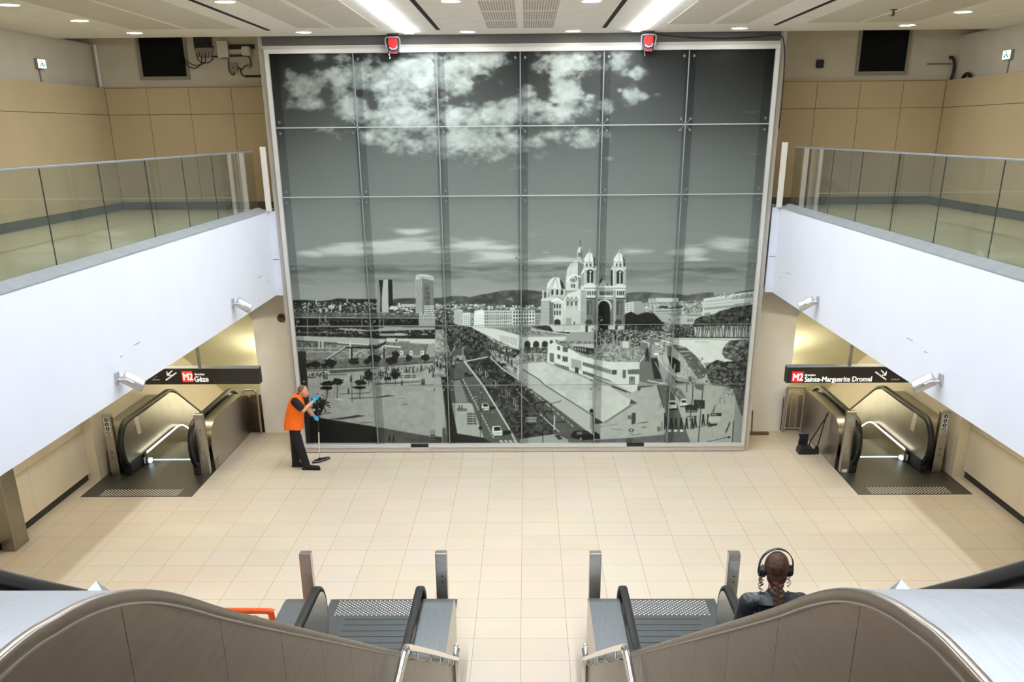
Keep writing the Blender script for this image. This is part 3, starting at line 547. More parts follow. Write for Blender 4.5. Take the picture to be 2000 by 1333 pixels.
M['stepm'] = mat('grooved_step', (.16, .16, .14, 1), .4, .7, .2, 20, stretch=(40, 1, 1))
M['orange'] = mat('orange_plastic', rgb(238, 92, 30), .45, 0, .06, 8)
M['vest'] = mat('orange_vest', rgb(255, 112, 8), .8, 0, .05, 14, bump=.3)
M['clothk'] = mat('black_cloth', rgb(22, 22, 26), .85, 0, .2, 18, bump=.3)
M['jacket'] = mat('black_leather', rgb(22, 25, 32), .40, 0, .25, 14, bump=.5)
M['skin'] = mat('skin', rgb(214, 158, 128), .55, 0, .05, 20)
M['hair_short'] = mat('cropped_hair', rgb(120, 90, 74), .8, 0, .15, 60)
M['hair'] = mat('auburn_hair', rgb(66, 36, 20), .62, 0, .5, 30, bump=.6, stretch=(2, 2, 1))
M['glove'] = mat('blue_glove', rgb(64, 178, 232), .45, 0, .08, 20)
M['white'] = mat('white_plastic', rgb(232, 230, 226), .5, 0, .03)
M['greyp'] = mat('grey_plastic', rgb(150, 144, 132), .6, 0, .06)
M['alu'] = mat('light_alloy', rgb(200, 200, 202), .35, .6, .05)
M['signk'] = mat('black_sign', rgb(40, 38, 36), .45, 0, .05)
M['signred'] = mat('red_badge', rgb(216, 40, 36), .5, 0, .04, emit=.35, ecol=rgb(230, 40, 30))
M['signred2'] = mat('lit_red_badge', rgb(236, 60, 40), .5, 0, .04, emit=1.1, ecol=rgb(244, 52, 30))
M['signw'] = mat('white_lettering', rgb(245, 245, 245), .5, 0, .01, emit=.55, ecol=(1, 1, 1, 1))
M['signg'] = mat('grey_lettering', rgb(150, 148, 144), .5, 0, .01)
M['red'] = mat('red_enamel', rgb(190, 12, 14), .35, 0, .08)
M['redd'] = mat('dark_red_enamel', rgb(120, 8, 30), .4, 0, .08)
M['blue'] = mat('blue_enamel', rgb(28, 44, 80), .4, 0, .05)
M['brown'] = mat('brown_wood', rgb(110, 82, 54), .7, 0, .15, 10)
M['darkbase'] = mat('dark_grey_skirting', rgb(84, 88, 84), .5, 0, .06, 4)
M['exit'] = mat('exit_sign_face', rgb(210, 240, 236), .5, 0, .03, emit=1.6, ecol=(.75, 1, .95, 1))
M['green'] = mat('green_pictogram', rgb(30, 120, 100), .5, 0, .05)
M['lampw'] = mat('lit_tube', (1, 1, 1, 1), .5, 0, 0, emit=LAMP, ecol=(.90, .955, 1, 1))
M['spotw'] = mat('lit_downlight', (1, 1, 1, 1), .5, 0, 0, emit=64, ecol=(1, .95, .87, 1))
M['warmw'] = mat('warm_fill_glow', (1, 1, 1, 1), .5, 0, 0, emit=WARM, ecol=(1, .92, .70, 1))  # glow of the added, unseen fill lamps at the shaft mouths
M['warmw2'] = mat('dim_warm_fill_glow', (1, 1, 1, 1), .5, 0, 0, emit=20, ecol=(1, .92, .70, 1))  # weaker glow for the other added lamps under the galleries
M['shaftw'] = mat('shaft_fill_glow', (1, 1, 1, 1), .5, 0, 0, emit=58, ecol=(1, .93, .74, 1))  # glow of the added, hidden fill lamps that brighten the shafts
M['led'] = mat('lit_skirt_strip', (1, 1, 1, 1), .5, 0, 0, emit=4.0, ecol=(1, .95, .86, 1))
M['ledc'] = mat('lit_cool_strip', (1, 1, 1, 1), .5, 0, 0, emit=3.0, ecol=(.62, .86, 1, 1))

def tiles(name, c1, c2, grout, sz, rough):
    m = bpy.data.materials.new(name); m.use_nodes = True; nt = m.node_tree; N = nt.nodes; L = nt.links; b = N['Principled BSDF']
    tc = N.new('ShaderNodeTexCoord'); mp = N.new('ShaderNodeMapping'); br = N.new('ShaderNodeTexBrick')
    br.offset = 0; br.offset_frequency = 1; br.squash = 1; br.inputs['Scale'].default_value = 1
    br.inputs['Brick Width'].default_value = sz; br.inputs['Row Height'].default_value = sz; br.inputs['Mortar Size'].default_value = .0028
    br.inputs['Mortar Smooth'].default_value = .3; br.inputs['Bias'].default_value = 0
    br.inputs['Color1'].default_value = c1; br.inputs['Color2'].default_value = c2; br.inputs['Mortar'].default_value = grout
    nz = N.new('ShaderNodeTexNoise'); nz.inputs['Scale'].default_value = 1.1; nz.inputs['Detail'].default_value = 5
    mx = N.new('ShaderNodeMix'); mx.data_type = 'RGBA'; mx.blend_type = 'MULTIPLY'; mx.inputs[0].default_value = .14
    L.new(tc.outputs['Object'], mp.inputs['Vector']); L.new(mp.outputs['Vector'], br.inputs['Vector']); L.new(mp.outputs['Vector'], nz.inputs['Vector'])
    L.new(br.outputs['Color'], mx.inputs[6]); L.new(nz.outputs['Color'], mx.inputs[7]); L.new(mx.outputs[2], b.inputs['Base Color'])
    b.inputs['Roughness'].default_value = rough; b.inputs['Specular IOR Level'].default_value = .45
    return m
M['tile'] = tiles('beige_floor_tiles', rgb(228, 215, 196), rgb(224, 210, 189), rgb(136, 114, 88), .6, .38)
M['tile_up'] = tiles('grey_beige_floor_tiles', rgb(214, 208, 180), rgb(208, 202, 172), rgb(160, 150, 124), .6, .4)

def perforated(name, base, hole, fade):
    m = bpy.data.materials.new(name); m.use_nodes = True; nt = m.node_tree; N = nt.nodes; L = nt.links; b = N['Principled BSDF']
    tc = N.new('ShaderNodeTexCoord'); br = N.new('ShaderNodeTexBrick'); mp = N.new('ShaderNodeMapping')
    br.offset = 0; br.inputs['Scale'].default_value = 1; br.inputs['Brick Width'].default_value = .036; br.inputs['Row Height'].default_value = .16
    br.inputs['Mortar Size'].default_value = .0115; br.inputs['Mortar Smooth'].default_value = 0
    br.inputs['Color1'].default_value = hole; br.inputs['Color2'].default_value = hole; br.inputs['Mortar'].default_value = base
    L.new(tc.outputs['Object'], mp.inputs['Vector']); L.new(mp.outputs['Vector'], br.inputs['Vector']); L.new(br.outputs['Color'], b.inputs['Base Color']); b.inputs['Roughness'].default_value = .8
    return m
M['perf'] = perforated('perforated_board', rgb(222, 218, 212), rgb(150, 145, 138), 1)
M['perf2'] = perforated('finely_perforated_board', rgb(224, 220, 212), rgb(200, 194, 184), 1)

def glass(name, tint, refl, rough=.02):
    m = bpy.data.materials.new(name); m.use_nodes = True; nt = m.node_tree; N = nt.nodes; L = nt.links
    N.remove(N['Principled BSDF']); o = N['Material Output']
    t = N.new('ShaderNodeBsdfTransparent'); t.inputs[0].default_value = tint; g = N.new('ShaderNodeBsdfGlossy'); g.inputs['Roughness'].default_value = rough
    fr = N.new('ShaderNodeFresnel'); fr.inputs[0].default_value = 1.5; ml = N.new('ShaderNodeMath'); ml.operation = 'MULTIPLY'; ml.inputs[1].default_value = refl
    gm = N.new('ShaderNodeNewGeometry'); m2 = N.new('ShaderNodeMath'); m2.operation = 'SUBTRACT'; m2.inputs[0].default_value = 1; m3 = N.new('ShaderNodeMath'); m3.operation = 'MULTIPLY'; L.new(gm.outputs['Backfacing'], m2.inputs[1])
    mx = N.new('ShaderNodeMixShader'); L.new(fr.outputs[0], ml.inputs[0]); L.new(ml.outputs[0], m3.inputs[0]); L.new(m2.outputs[0], m3.inputs[1]); L.new(m3.outputs[0], mx.inputs[0]); L.new(t.outputs[0], mx.inputs[1]); L.new(g.outputs[0], mx.inputs[2]); L.new(mx.outputs[0], o.inputs[0])
    return m
M['glass_rail'] = glass('green_tinted_glass', (.925, .965, .935, 1), 2.0)
M['glass_mural'] = glass('satin_panel_glass', (.985, .995, .99, 1), .55, .30)
M['shade_film'] = glass('shade_band_film', (.89, .895, .90, 1), .0)  # grey tint standing in for shade beside the mural joints
M['edge'] = mat('dark_glass_edge', rgb(30, 40, 36), .3, 0, .05)

# ================================================================ the hall
X0 = .015
def SX(s, x): return X0+s*x
# floor: main slab plus the strips beside the two side escalators
f = MB().box(SX(-1, 5.94), SX(1, 5.94), -19, 2.0, -.3, 0)
for s in (-1, 1):
    f.box(SX(s, 5.94), SX(s, 8.25), -19, -.012, -.3, 0)
struct(f.build('floor', M['tile'], smooth=0))
# ceiling
c = MB().box(-8.6, 8.6, -24, .47, 7.43, 7.62).box(-8.6, 8.6, .47, 2.2, 7.62, 7.75)
struct(c.build('ceiling', M['plaster'], smooth=0))
# far wall carrying the photograph, and the beam above it
struct(MB().box(-4.58, 4.565, .537, 1.97, 0, 7.43).build('wall_far', M['case'], smooth=0))
b = MB().box(-4.50, 4.46, .50, .536, 7.285, 7.43)
struct(b.build('trim_1', M['beam'], smooth=0))
struct(MB().box(-4.50, 4.46, .46, .536, 7.232, 7.283).build('trim_2', M['case'], smooth=0))
# wall behind: lower piers, upper panelled bays, plaster above
for s, side in ((-1, 'left'), (1, 'right')):
    q = MB().box(SX(s, 4.59), SX(s, 5.62), 1.97, 2.3, 0, 4.5)
    struct(q.build('wall_pier_'+side, M['plaster'], smooth=0))
    q = MB().box(SX(s, 4.59), SX(s, 8.6), 2.05, 2.3, 4.4, 7.62)
    struct(q.build('wall_back_'+side, M['plaster_dull'], smooth=0))
    q = MB()
    g = .004
    xs = [4.60, 5.53, 6.34, 7.14, 7.93]
    for xa, xb in zip(xs[:-1], xs[1:]):
        q.box(SX(s, xa+g), SX(s, xb-g), 1.95, 2.0, 6.255, 6.705); q.box(SX(s, xa+g), SX(s, xb-g), 1.95, 2.0, 4.68, 6.247)
    q.box(SX(s, 4.6), SX(s, 7.99), 1.965, 2.05, 6.712, 6.735)
    o = struct(q.build('wall_cladding_back_'+side, M['stone'], smooth=0))
    struct(MB().box(SX(s, 4.6), SX(s, 7.99), 1.985, 2.03, 4.55, 6.71).build('trim_back_'+side, M['joint'], smooth=0))
    # long side wall of the gallery
    q = MB()
    ys = [1.945, -7.2, -14, -21]
    for ya, yb in zip(ys[1:], ys[:-1]):
        q.box(SX(s, 7.93), SX(s, 7.98), ya+g, yb-g, 6.255, 6.71); q.box(SX(s, 7.93), SX(s, 7.98), ya+g, yb-g, 4.68, 6.247)
    struct(q.build('wall_cladding_'+side, M['stone'], smooth=0))
    struct(MB().box(SX(s, 7.96), SX(s, 8.02), -21, 1.95, 4.55, 6.70).build('trim_side_'+side, M['joint'], smooth=0))
    struct(MB().box(SX(s, 8.10), SX(s, 8.4), -24, 2.05, 4.4, 7.45).build('wall_'+side, M['plaster_dull'], smooth=0))
    q = MB().box(SX(s, 4.6), SX(s, 7.93), 1.93, 1.97, 4.55, 4.69).box(SX(s, 7.90), SX(s, 7.96), -21, 1.93, 4.55, 4.69)
    struct(q.build('baseboard_'+side, M['darkbase'], smooth=0))
    # gallery slab, soffit and fascia
    struct(MB().box(SX(s, 4.83), SX(s, 8.12), -21, 1.97, 4.3, 4.55).build('floor_gallery_'+side, M['tile_up'], smooth=0))
    struct(MB().box(SX(s, 4.83), SX(s, 8.4), -21, 1.2, 3.092, 3.2).build('ceiling_soffit_'+side, M['plaster'], smooth=0))
    struct(MB().box(SX(s, 4.728), SX(s, 4.83), -21, 1.96, 3.09, 4.592).build('wall_fascia_'+side, M['fascia'], smooth=0))
    struct(MB().box(SX(s, 4.585), SX(s, 4.727), .535, .60, 3.092, 4.60).build('wall_infill_'+side, M['fascia'], smooth=0))
    # fine scratches and patched joints in the fascia paint
    q = MB()
    for y, z, l in ((-6.9, 3.565, .21), (-.68, 3.56, .28), (-.05, 3.42, .1), (-7.4, 3.52, .1)): q.box(SX(s, 4.7265), SX(s, 4.728), y, y+l, z, z+.006)
    for y in (.585,): q.box(SX(s, 4.60), SX(s, 4.72), .5335, .535, 3.74, 3.75)
    struct(q.build('trim_fascia_'+side, M['joint'], smooth=0))
    # lower hall side wall with recessed black base
    q = MB()
    ys = [-1.27, -3.5, -5.6, -7.7, -9.8, -11.9, -14, -18.5]
    for ya, yb in zip(ys[1:], ys[:-1]):
        q.box(SX(s, 8.15), SX(s, 8.25), ya+.003, yb-.003, .14, .93); q.box(SX(s, 8.14), SX(s, 8.25), ya+.003, yb-.003, .94, 3.10)
    q.box(SX(s, 7.96), SX(s, 8.3), -1.26, -1.10, 0, 3.10)
    struct(q.build('wall_lower_'+side, M['stone_low'], smooth=0))
    struct(MB().box(SX(s, 8.19), SX(s, 8.27), -18.5, -1.27, 0, .14).build('baseboard_lower_'+side, M['blackm'], smooth=0))
    # escalator shaft: side walls, sloping ceiling, end
    struct(MB().box(SX(s, 7.955), SX(s, 8.2), -1.1, 12, -5.5, 3.10).build('wall_shaft_'+side, M['stone_low'], smooth=0))
    struct(MB().box(SX(s, 5.55), SX(s, 5.62), 2.3, 12, -5.5, 3.10).build('wall_shaft_inner_'+side, M['tunnel'], smooth=0))
    sl = .53
    struct(MB().prism([(.654, 3.092), (12, 3.092-sl*11.346), (12, 3.36-sl*11.346), (.654, 3.36)], 'x', SX(s, 5.62), SX(s, 7.96)).build('ceiling_shaft_'+side, M['tunnel'], smooth=0))
    struct(MB().box(SX(s, 5.6), SX(s, 8.2), 12, 12.2, -7, 2).build('wall_shaft_end_'+side, M['tunnel'], smooth=0))
    struct(MB().box(SX(s, 5.945), SX(s, 5.96), 0, 1.97, -1.2, -.02).box(SX(s, 5.945), SX(s, 7.96), -.012, .0, -1.5, -.1).build('trim_pit_'+side, M['blackm'], smooth=0))
# space behind the camera: upper landing
struct(MB().box(-8.6, 8.6, -24.3, -24, -.3, 7.6).build('wall_front', M['plaster'], smooth=0))
struct(MB().box(-5.0, 5.05, -24, -18.0, 4.2, 4.36).build('floor_landing', M['tile'], smooth=0))
q = MB()
for k in range(26):
    z = .168*(k+1); y = -10.3-.29*k
    q.box(-.68, .70, -18.0, y, z-.168, z)
struct(q.build('floor_stair', M['tile'], smooth=0))

# ================================================================ ceiling fittings
for s, nm in ((-1, 'left'), (1, 'right')):
    o = MB().box(SX(s, 1.83), SX(s, 1.97), -19.5, -.02, 7.408, 7.4299).build('linear_lamp', M['lampw'], smooth=0)
    tag(o, 'long bright linear ceiling lamp %s of the perforated ceiling boards' % nm, 'lamp', 'linear ceiling lamps')
for x, ye, lb in ((-1.36, -.46, 'thin black ceiling slot between the perforated boards and the left linear lamp'), (1.35, -.52, 'thin black ceiling slot between the perforated boards and the right linear lamp'),
                  (-4.10, -.66, 'thin black ceiling slot above the left edge of the mural'), (4.09, -.66, 'thin black ceiling slot above the right edge of the mural')):
    o = MB().box(x-.032, x+.032, -19.5, ye, 7.424, 7.4299).build('ceiling_slot', M['void'], smooth=0)
    tag(o, lb, 'air slot', 'black ceiling slots')
DL = [(-6.42, -2.56, 'second row, above the left gallery'), (-6.33, -.55, 'nearest the left dark wall vent'), (-3.72, -4.66, 'at the top edge left of the left linear lamp'), (-3.6, -.33, 'at the mural edge between left slot and left linear lamp'),
      (-.88, -4.45, 'at the top edge left of the perforated boards'), (-.89, -.11, 'at the mural edge left of the perforated boards'), (.86, -.05, 'at the mural edge right of the perforated boards'),
      (.92, -4.3, 'at the top edge right of the perforated boards'), (3.6, -.25, 'at the mural edge right of the right linear lamp'), (6.27, -.49, 'nearest the right dark wall vent'), (6.39, -2.47, 'second row, above the right gallery'), (-6.5, -4.58, 'in the top left corner')]
for x, y, wh in DL:
    t = thing('downlight', (x, y, 7.43), 'small round lit ceiling downlight '+wh, 'downlight', 'round ceiling downlights')
    MB().cyl((x, y, 7.425), 'z', .118, .02, 28).build('lamp_disc', M['spotw'], t, 0)
    MB().tube([(x+.13*math.cos(a), y+.13*math.sin(a), 7.427) for a in [2*PI*i/32 for i in range(32)]], .012, 6, True).build('ring', M['plaster'], t)
for xa, xb in ((-.55, -.06), (.035, .52)):
    for k in range(4):
        o = MB().box(xa, xb, -1.8-1.3*k+.02, -.62-1.3*k, 7.426, 7.4299).build('perforated_board', M['perf'], smooth=0)
        tag(o, 'perforated ceiling board in the %s of the two middle rows, number %s from the mural' % ('left' if xa < 0 else 'right', ['one', 'two', 'three', 'four'][k]), 'ceiling board', 'perforated ceiling boards')
for s in (-1, 1):
    for j, (xa, xb) in enumerate(((2.3, 2.95), (3.05, 3.57), (4.5, 5.3), (5.4, 6.2))):
        o = MB().box(SX(s, xa), SX(s, xb), -6.5, -1.0, 7.427, 7.4299).build('perforated_board', M['perf2'], smooth=0)
        tag(o, 'faintly perforated ceiling board %s the %s black slot, %s of its pair' % ('inside' if j < 2 else 'outside', 'left outer' if s < 0 else 'right outer', 'inner' if j % 2 == 0 else 'outer'), 'ceiling board', 'faint perforated boards')
t = thing('sprinkler', (5.27, -2.85, 7.43), 'small brown sprinkler head in the ceiling above the right gallery', 'sprinkler')
MB().cyl((5.27, -2.85, 7.42), 'z', .05, .012, 16).build('flange', M['brown'], t); MB().cyl((5.27, -2.85, 7.35), 'z', .018, .07, 10).build('nozzle', M['brown'], t); MB().cyl((5.25, -2.85, 7.345), 'z', .035, .006, 12).build('deflector', M['brown'], t)

# ================================================================ gallery balustrades
for s, nm in ((-1, 'left'), (1, 'right')):
    ys = [1.84, .42, -1.15, -2.72, -4.34, -5.99, -7.62, -9.25, -10.9] if s < 0 else [1.84, .5, -1.03, -2.61, -4.26, -5.92, -7.57, -9.2, -10.85]
    t = thing('glass_balustrade', (SX(s, 4.83), -4, 4.64), 'frameless glass balustrade with grey steel base along the %s gallery' % nm, 'balustrade', 'gallery balustrades')
    gx = lambda x: SX(s, .9455*x); gy = lambda y: .9455*y-1.05; gz = lambda z: .9455*z+.322
    MB().prism([(gx(4.985), 4.594), (gx(4.985), 4.606), (gx(5.14), 4.664), (gx(5.20), 4.664), (gx(5.20), 4.551), (gx(5.112), 4.551), (gx(5.112), 4.594)], 'y', -14, .50).build('base_channel', M['kerb'], t, 0)
    MB().box(gx(5.137), gx(5.183), -14, .50, gz(5.585), gz(5.61)).build('top_rail', M['rail'], t, 0, .006)
    for ya, yb in zip(ys[1:], ys[:-1]):
        p = MB().box(gx(5.155), gx(5.167), gy(ya)+.006, min(.46, gy(yb))-.006, 4.65, gz(5.585)).build('glass_pane', M['glass_rail'], t, 0)
        MB().box(gx(5.155), gx(5.167), gy(ya)-.005, gy(ya)+.005, 4.664, gz(5.585)).build('pane_edge', M['edge'], p, 0)
    MB().box(SX(s, 4.635), SX(s, 4.722), .41, .50, 4.607, 5.69).build('end_post', M['white'], t, 0)

# ================================================================ photograph mural
MU = thing('photo_mural', (0, .53, 0), 'huge black and white city photograph behind glass panels filling the far wall', 'mural')
XL, XR, ZB, ZT = -4.47, 4.456, .105, 7.23
q = MB()
q.box(XL, XR, .43, .536, ZT-.068, ZT); q.box(XL, XL+.068, .43, .536, ZB, ZT-.068); q.box(XR-.068, XR, .43, .536, ZB, ZT-.068)
for xa, xb in ((XL, -2.27), (-1.91, 2.09), (2.44, XR)): q.box(xa, xb, .42, .536, ZB, ZB+.062)
q.build('frame', M['trimw'], MU, 0, .004)
MB().box(XL, XR, .46, .536, ZB-.002, ZB+.05).build('frame_gap', M['blackm'], MU, 0)
MB().box(XL-.02, XR+.02, .445, .536, .012, ZB-.003).build('skirting', M['case'], MU, 0)
cvs = city_print()
nx, nz = 900, 720
gx = np.linspace(XL+.03, XR-.03, nx); gz = np.linspace(ZB+.03, ZT-.03, nz)
PX, PZ = np.meshgrid(gx, gz)
PY = np.full_like(PX, .533)
D = np.stack([PX-CAMP[0], PY-CAMP[1], PZ-CAMP[2]], -1)
dz = D @ np.array(_f); U = 1000+FPX*(D @ np.array(_rt))/dz; V = PVY-FPX*(D @ np.array(_up))/dz
ch, cw = cvs.shape
fx = np.clip((U-505)-.5, 0, cw-1.01); fy = np.clip((V-85)-.5, 0, ch-1.01)
ix = fx.astype(int); iy = fy.astype(int); tx = fx-ix; ty = fy-iy
g_ = (cvs[iy, ix]*(1-tx)+cvs[iy, ix+1]*tx)*(1-ty)+(cvs[iy+1, ix]*(1-tx)+cvs[iy+1, ix+1]*tx)*ty
g_ = np.clip(g_, 0, 255)/255
lg = np.where(g_ <= .04045, g_/12.92, ((g_+.055)/1.055)**2.4)**1.2*PRINT
colr = np.stack([lg*.90, lg*.985, lg*.955, np.ones_like(lg)], -1).astype(np.float32).reshape(-1)
me = bpy.data.meshes.new('printed_photograph')
nv = nx*nz; me.vertices.add(nv)
me.vertices.foreach_set('co', np.stack([PX, PY, PZ], -1).astype(np.float32).reshape(-1))
idx = np.arange(nv).reshape(nz, nx)
qd = np.stack([idx[:-1, :-1], idx[:-1, 1:], idx[1:, 1:], idx[1:, :-1]], -1).reshape(-1, 4)
nq = len(qd); me.loops.add(nq*4); me.polygons.add(nq)
me.loops.foreach_set('vertex_index', qd.reshape(-1).astype(np.int32)); me.polygons.foreach_set('loop_start', np.arange(0, nq*4, 4, dtype=np.int32))
me.update(); me.validate()
at_ = me.color_attributes.new('ink', 'FLOAT_COLOR', 'POINT'); at_.data.foreach_set('color', colr)
pm = bpy.data.materials.new('printed_ink'); pm.use_nodes = True; N = pm.node_tree.nodes
a_ = N.new('ShaderNodeVertexColor'); a_.layer_name = 'ink'; pm.node_tree.links.new(a_.outputs[0], N['Principled BSDF'].inputs['Base Color']); N['Principled BSDF'].inputs['Roughness'].default_value = .55; N['Principled BSDF'].inputs['Specular IOR Level'].default_value = .12
put('printed_photograph', me, pm, MU, 0)
CXS = [XL+.06, -2.93, -1.48, -.025, 1.43, 2.9, XR-.06]; CZS = [ZB+.05, 1.36, 2.517, 3.667, 4.839, 5.994, ZT-.06]
for i in range(6):
    for j in range(6):
        MB().box(CXS[i]+.006, CXS[i+1]-.006, .462, .472, CZS[j]+.006, CZS[j+1]-.006).build('glass_pane', M['glass_mural'], MU, 0)
barw = mat('pale_glazing_bar', rgb(178, 184, 182), .4, 0, .03); barg = mat('grey_glazing_bar', rgb(134, 140, 140), .4, 0, .03)
for j in range(1, 6): MB().box(XL+.07, XR-.07, .459, .471, CZS[j]-(.008 if j > 3 else .005), CZS[j]+(.008 if j > 3 else .005)).build('glazing_bar', barw if j > 3 else barg, MU, 0)
for i in range(1, 6): MB().box(CXS[i]-.009, CXS[i]+.009, .460, .471, ZB+.06, ZT-.07).build('glazing_bar', barg, MU, 0)
for i in range(1, 6): MB().box(CXS[i]-.05, CXS[i]+.13, .505, .509, ZB+.06, ZT-.07).build('shade_band', M['shade_film'], MU, 0)  # sheer dark strips in place of the shade behind the pane joints
for x0, x1 in ((XL+.068, XL+.22), (XR-.24, XR-.068)): MB().box(x0, x1, .505, .509, ZB+.06, ZT-.07).build('shade_band', M['shade_film'], MU, 0)
cl = MB()
for sx in (-1, 1):
    for sz in (-1, 1):
        cl.cyl((sx*.085, -.006, sz*.09), 'y', .020, .014, 14); cl.tube([(sx*.01, .012, sz*.01), (sx*.085, .012, sz*.09)], .0045, 6)
cl.cyl((0, -.008, 0), 'y', .014, .02, 12)
clm = cl.mesh('spider_clamp'); clampm = mat('dull_clamp_steel', rgb(120, 126, 126), .35, .4, .1)
n_ = 0
for i in range(1, 6):
    for j in range(1, 6):
        o = put('spider_clamp', clm, clampm, MU, 40); o.location = Vector((CXS[i], .459, CZS[j]))-wloc(MU); n_ += 1
tp = MB()
for sx in (-1, 1): tp.cyl((sx*.085, -.006, 0), 'y', .022, .014, 14)
tpm = tp.mesh('edge_bolt')
for i in range(1, 6):
    o = put('edge_bolt', tpm, clampm, MU, 40); o.location = Vector((CXS[i], .459, ZT-.16))-wloc(MU)
eb = MB()
for sz in (-1, 1): eb.cyl((0, -.006, sz*.09), 'y', .022, .014, 14)
ebm = eb.mesh('side_bolt')
for x in (XL+.15, XR-.15):
    for j in range(1, 6):
        o = put('edge_bolt', ebm, clampm, MU, 40); o.location = Vector((x, .459, CZS[j]))-wloc(MU)

# red stage spotlights on yokes under the ceiling edge
for x, wh in ((-2.19, 'left'), (2.155, 'right')):
    t = thing('stage_spotlight', (x, .2, 7.42), 'red stage spotlight on a steel yoke above the mural, %s of the two' % wh, 'spotlight', 'red stage spotlights')
    MB().box(x-.09, x+.09, .14, .26, 7.40, 7.43).build('mount', M['blackm'], t, 0)
    MB().tube([(x-.10, .20, 7.15), (x-.125, .16, 7.30), (x-.12, .14, 7.355), (x-.09, .13, 7.375), (x+.09, .13, 7.375), (x+.12, .14, 7.355), (x+.125, .16, 7.30), (x+.10, .20, 7.15)], .010, 8).build('yoke', M['rail'], t)
    MB().box(x-.105, x+.105, .19, .33, 7.14, 7.36).build('housing', M['blackm'], t, 0, .01)
    MB().cyl((x, .155, 7.285), 'y', .075, .05, 24).box(x-.075, x+.075, .157, .2, 7.285, 7.36).build('lamp_head', M['red'], t)
    MB().box(x-.05, x+.07, .17, .19, 7.125, 7.165).build('barn_door', M['redd'], t, 0)
    MB().tube([(x-.06, .15, 7.22), (x-.01, .14, 7.19), (x+.05, .14, 7.20), (x+.075, .15, 7.24)], .012, 6).build('grip', M['alu'], t)
    MB().tube([(x-.05, .16, 7.17), (x-.07, .15, 7.12), (x-.055, .15, 7.08), (x-.06, .15, 7.05)], [.007, .007, .008, .012], 6).build('safety_chain', M['chrome'], t)
o = MB().tube([(2.35, .45, 7.39), (2.7, .44, 7.36), (3.1, .44, 7.335), (3.6, .44, 7.33), (4.0, .44, 7.345), (4.3, .44, 7.37), (4.42, .44, 7.365), (4.50, .46, 7.29), (4.555, .5, 7.0), (4.58, .52, 6.4), (4.575, .53, 5.9)], .010, 6, sm=4).build('cable', M['black']); tag(o, 'loose black cable drooping over the top right corner of the mural', 'cable')

# ================================================================ upper wall equipment
for s, nm in ((-1, 'left'), (1, 'right')):
    x0, x1 = (-7.16, -6.33) if s < 0 else (6.29, 7.15)
    t = thing('wall_vent', ((x0+x1)/2, 2.0, 6.9), 'large square black wall vent with grey frame above the %s gallery' % nm, 'vent', 'black wall vents')
    z0 = 6.90 if s < 0 else 6.87
    MB().box(x0-.05, x1+.05, 2.0, 2.05, z0-.055, z0).box(x0-.05, x0, 2.0, 2.05, z0, 7.6).box(x1, x1+.05, 2.0, 2.05, z0, 7.6).build('vent_frame', M['greyp'], t, 0)
    q = MB().box(x0, x1, 2.035, 2.05, z0, 7.6)
    for k in range(12): q.prism([(2.005, z0+.03+k*.055), (2.035, z0+.05+k*.055), (2.035, z0+.045+k*.055), (2.005, z0+.025+k*.055)], 'x', x0, x1)
    q.build('louvres', M['void'], t, 0)
    ys = -.4 if s < 0 else -.27
    t = thing('exit_sign', (SX(s, 8.08), ys, 6.93), 'small lit emergency exit sign on a thin conduit on the %s gallery wall' % nm, 'exit sign', 'lit exit signs')
    MB().box(SX(s, 8.04), SX(s, 8.10), ys-.13, ys+.17, 6.92, 7.07).build('sign_box', M['greyp'], t, 0, .006)
    MB().box(SX(s, 8.03), SX(s, 8.04), ys-.12, ys+.16, 6.93, 7.06).build('sign_face', M['exit'], t, 0)
    q = MB()
    for dy, dz_, a, b_ in ((.02, .09, .03, .03), (.01, .045, .05, .05), (-.04, .02, .03, .05), (.06, .02, .03, .04), (.10, .03, .02, .07)): q.box(SX(s, 8.026), SX(s, 8.03), ys+dy-.02, ys+dy+a-.02, 6.935+dz_, 6.935+dz_+b_*.6)
    q.build('pictogram', M['green'], t, 0)
    MB().cyl((SX(s, 8.085), ys, 6.70), 'z', .012, .23, 8).build('conduit', M['greyp'], t)
o = MB().cyl((-7.99, 1.99, 6.72), 'z', .028, .72, 12).build('drain_pipe', M['plaster']); tag(o, 'pale vertical pipe in the corner beside the left black vent', 'pipe')
t = thing('cable_cabinet', (-5.95, 2.0, 7.2), 'dark open cable cabinet with wires beside the left black vent', 'cabinet')
MB().box(-6.12, -5.79, 1.98, 2.05, 7.33, 7.615).build('housing', M['blackm'], t, 0, .005)
q = MB()
for k in range(5): q.box(-6.08+k*.058, -6.04+k*.058, 1.95, 2.05, 7.22, 7.36)
q.box(-6.10, -5.78, 1.96, 2.05, 7.30, 7.37); q.build('terminal_blocks', M['greyp'], t, 0)
MB().box(-6.02, -5.70, 1.99, 2.05, 7.215, 7.235).build('rail', M['black'], t, 0)
for pts_ in ([(-6.0, 1.95, 7.24), (-6.0, 1.93, 7.13), (-6.06, 1.93, 7.06), (-6.16, 1.93, 7.03), (-6.27, 1.94, 7.07), (-6.33, 1.99, 7.14)], [(-5.92, 1.95, 7.24), (-5.93, 1.93, 7.14), (-6.02, 1.93, 7.09), (-6.14, 1.93, 7.08), (-6.25, 1.94, 7.13), (-6.33, 1.99, 7.2)],
             [(-6.08, 1.95, 7.28), (-6.06, 1.93, 7.17), (-5.97, 1.93, 7.12), (-5.85, 1.93, 7.13), (-5.78, 1.96, 7.2)], [(-5.86, 1.96, 7.47), (-5.80, 1.95, 7.40), (-5.74, 1.97, 7.38)]):
    MB().tube(pts_, .009, 6, sm=4).build('wire', M['black'], t)
t = thing('junction_box', (-5.59, 2.0, 7.2), 'tall white junction box between the cable cabinet and the white wall light', 'junction box', None)
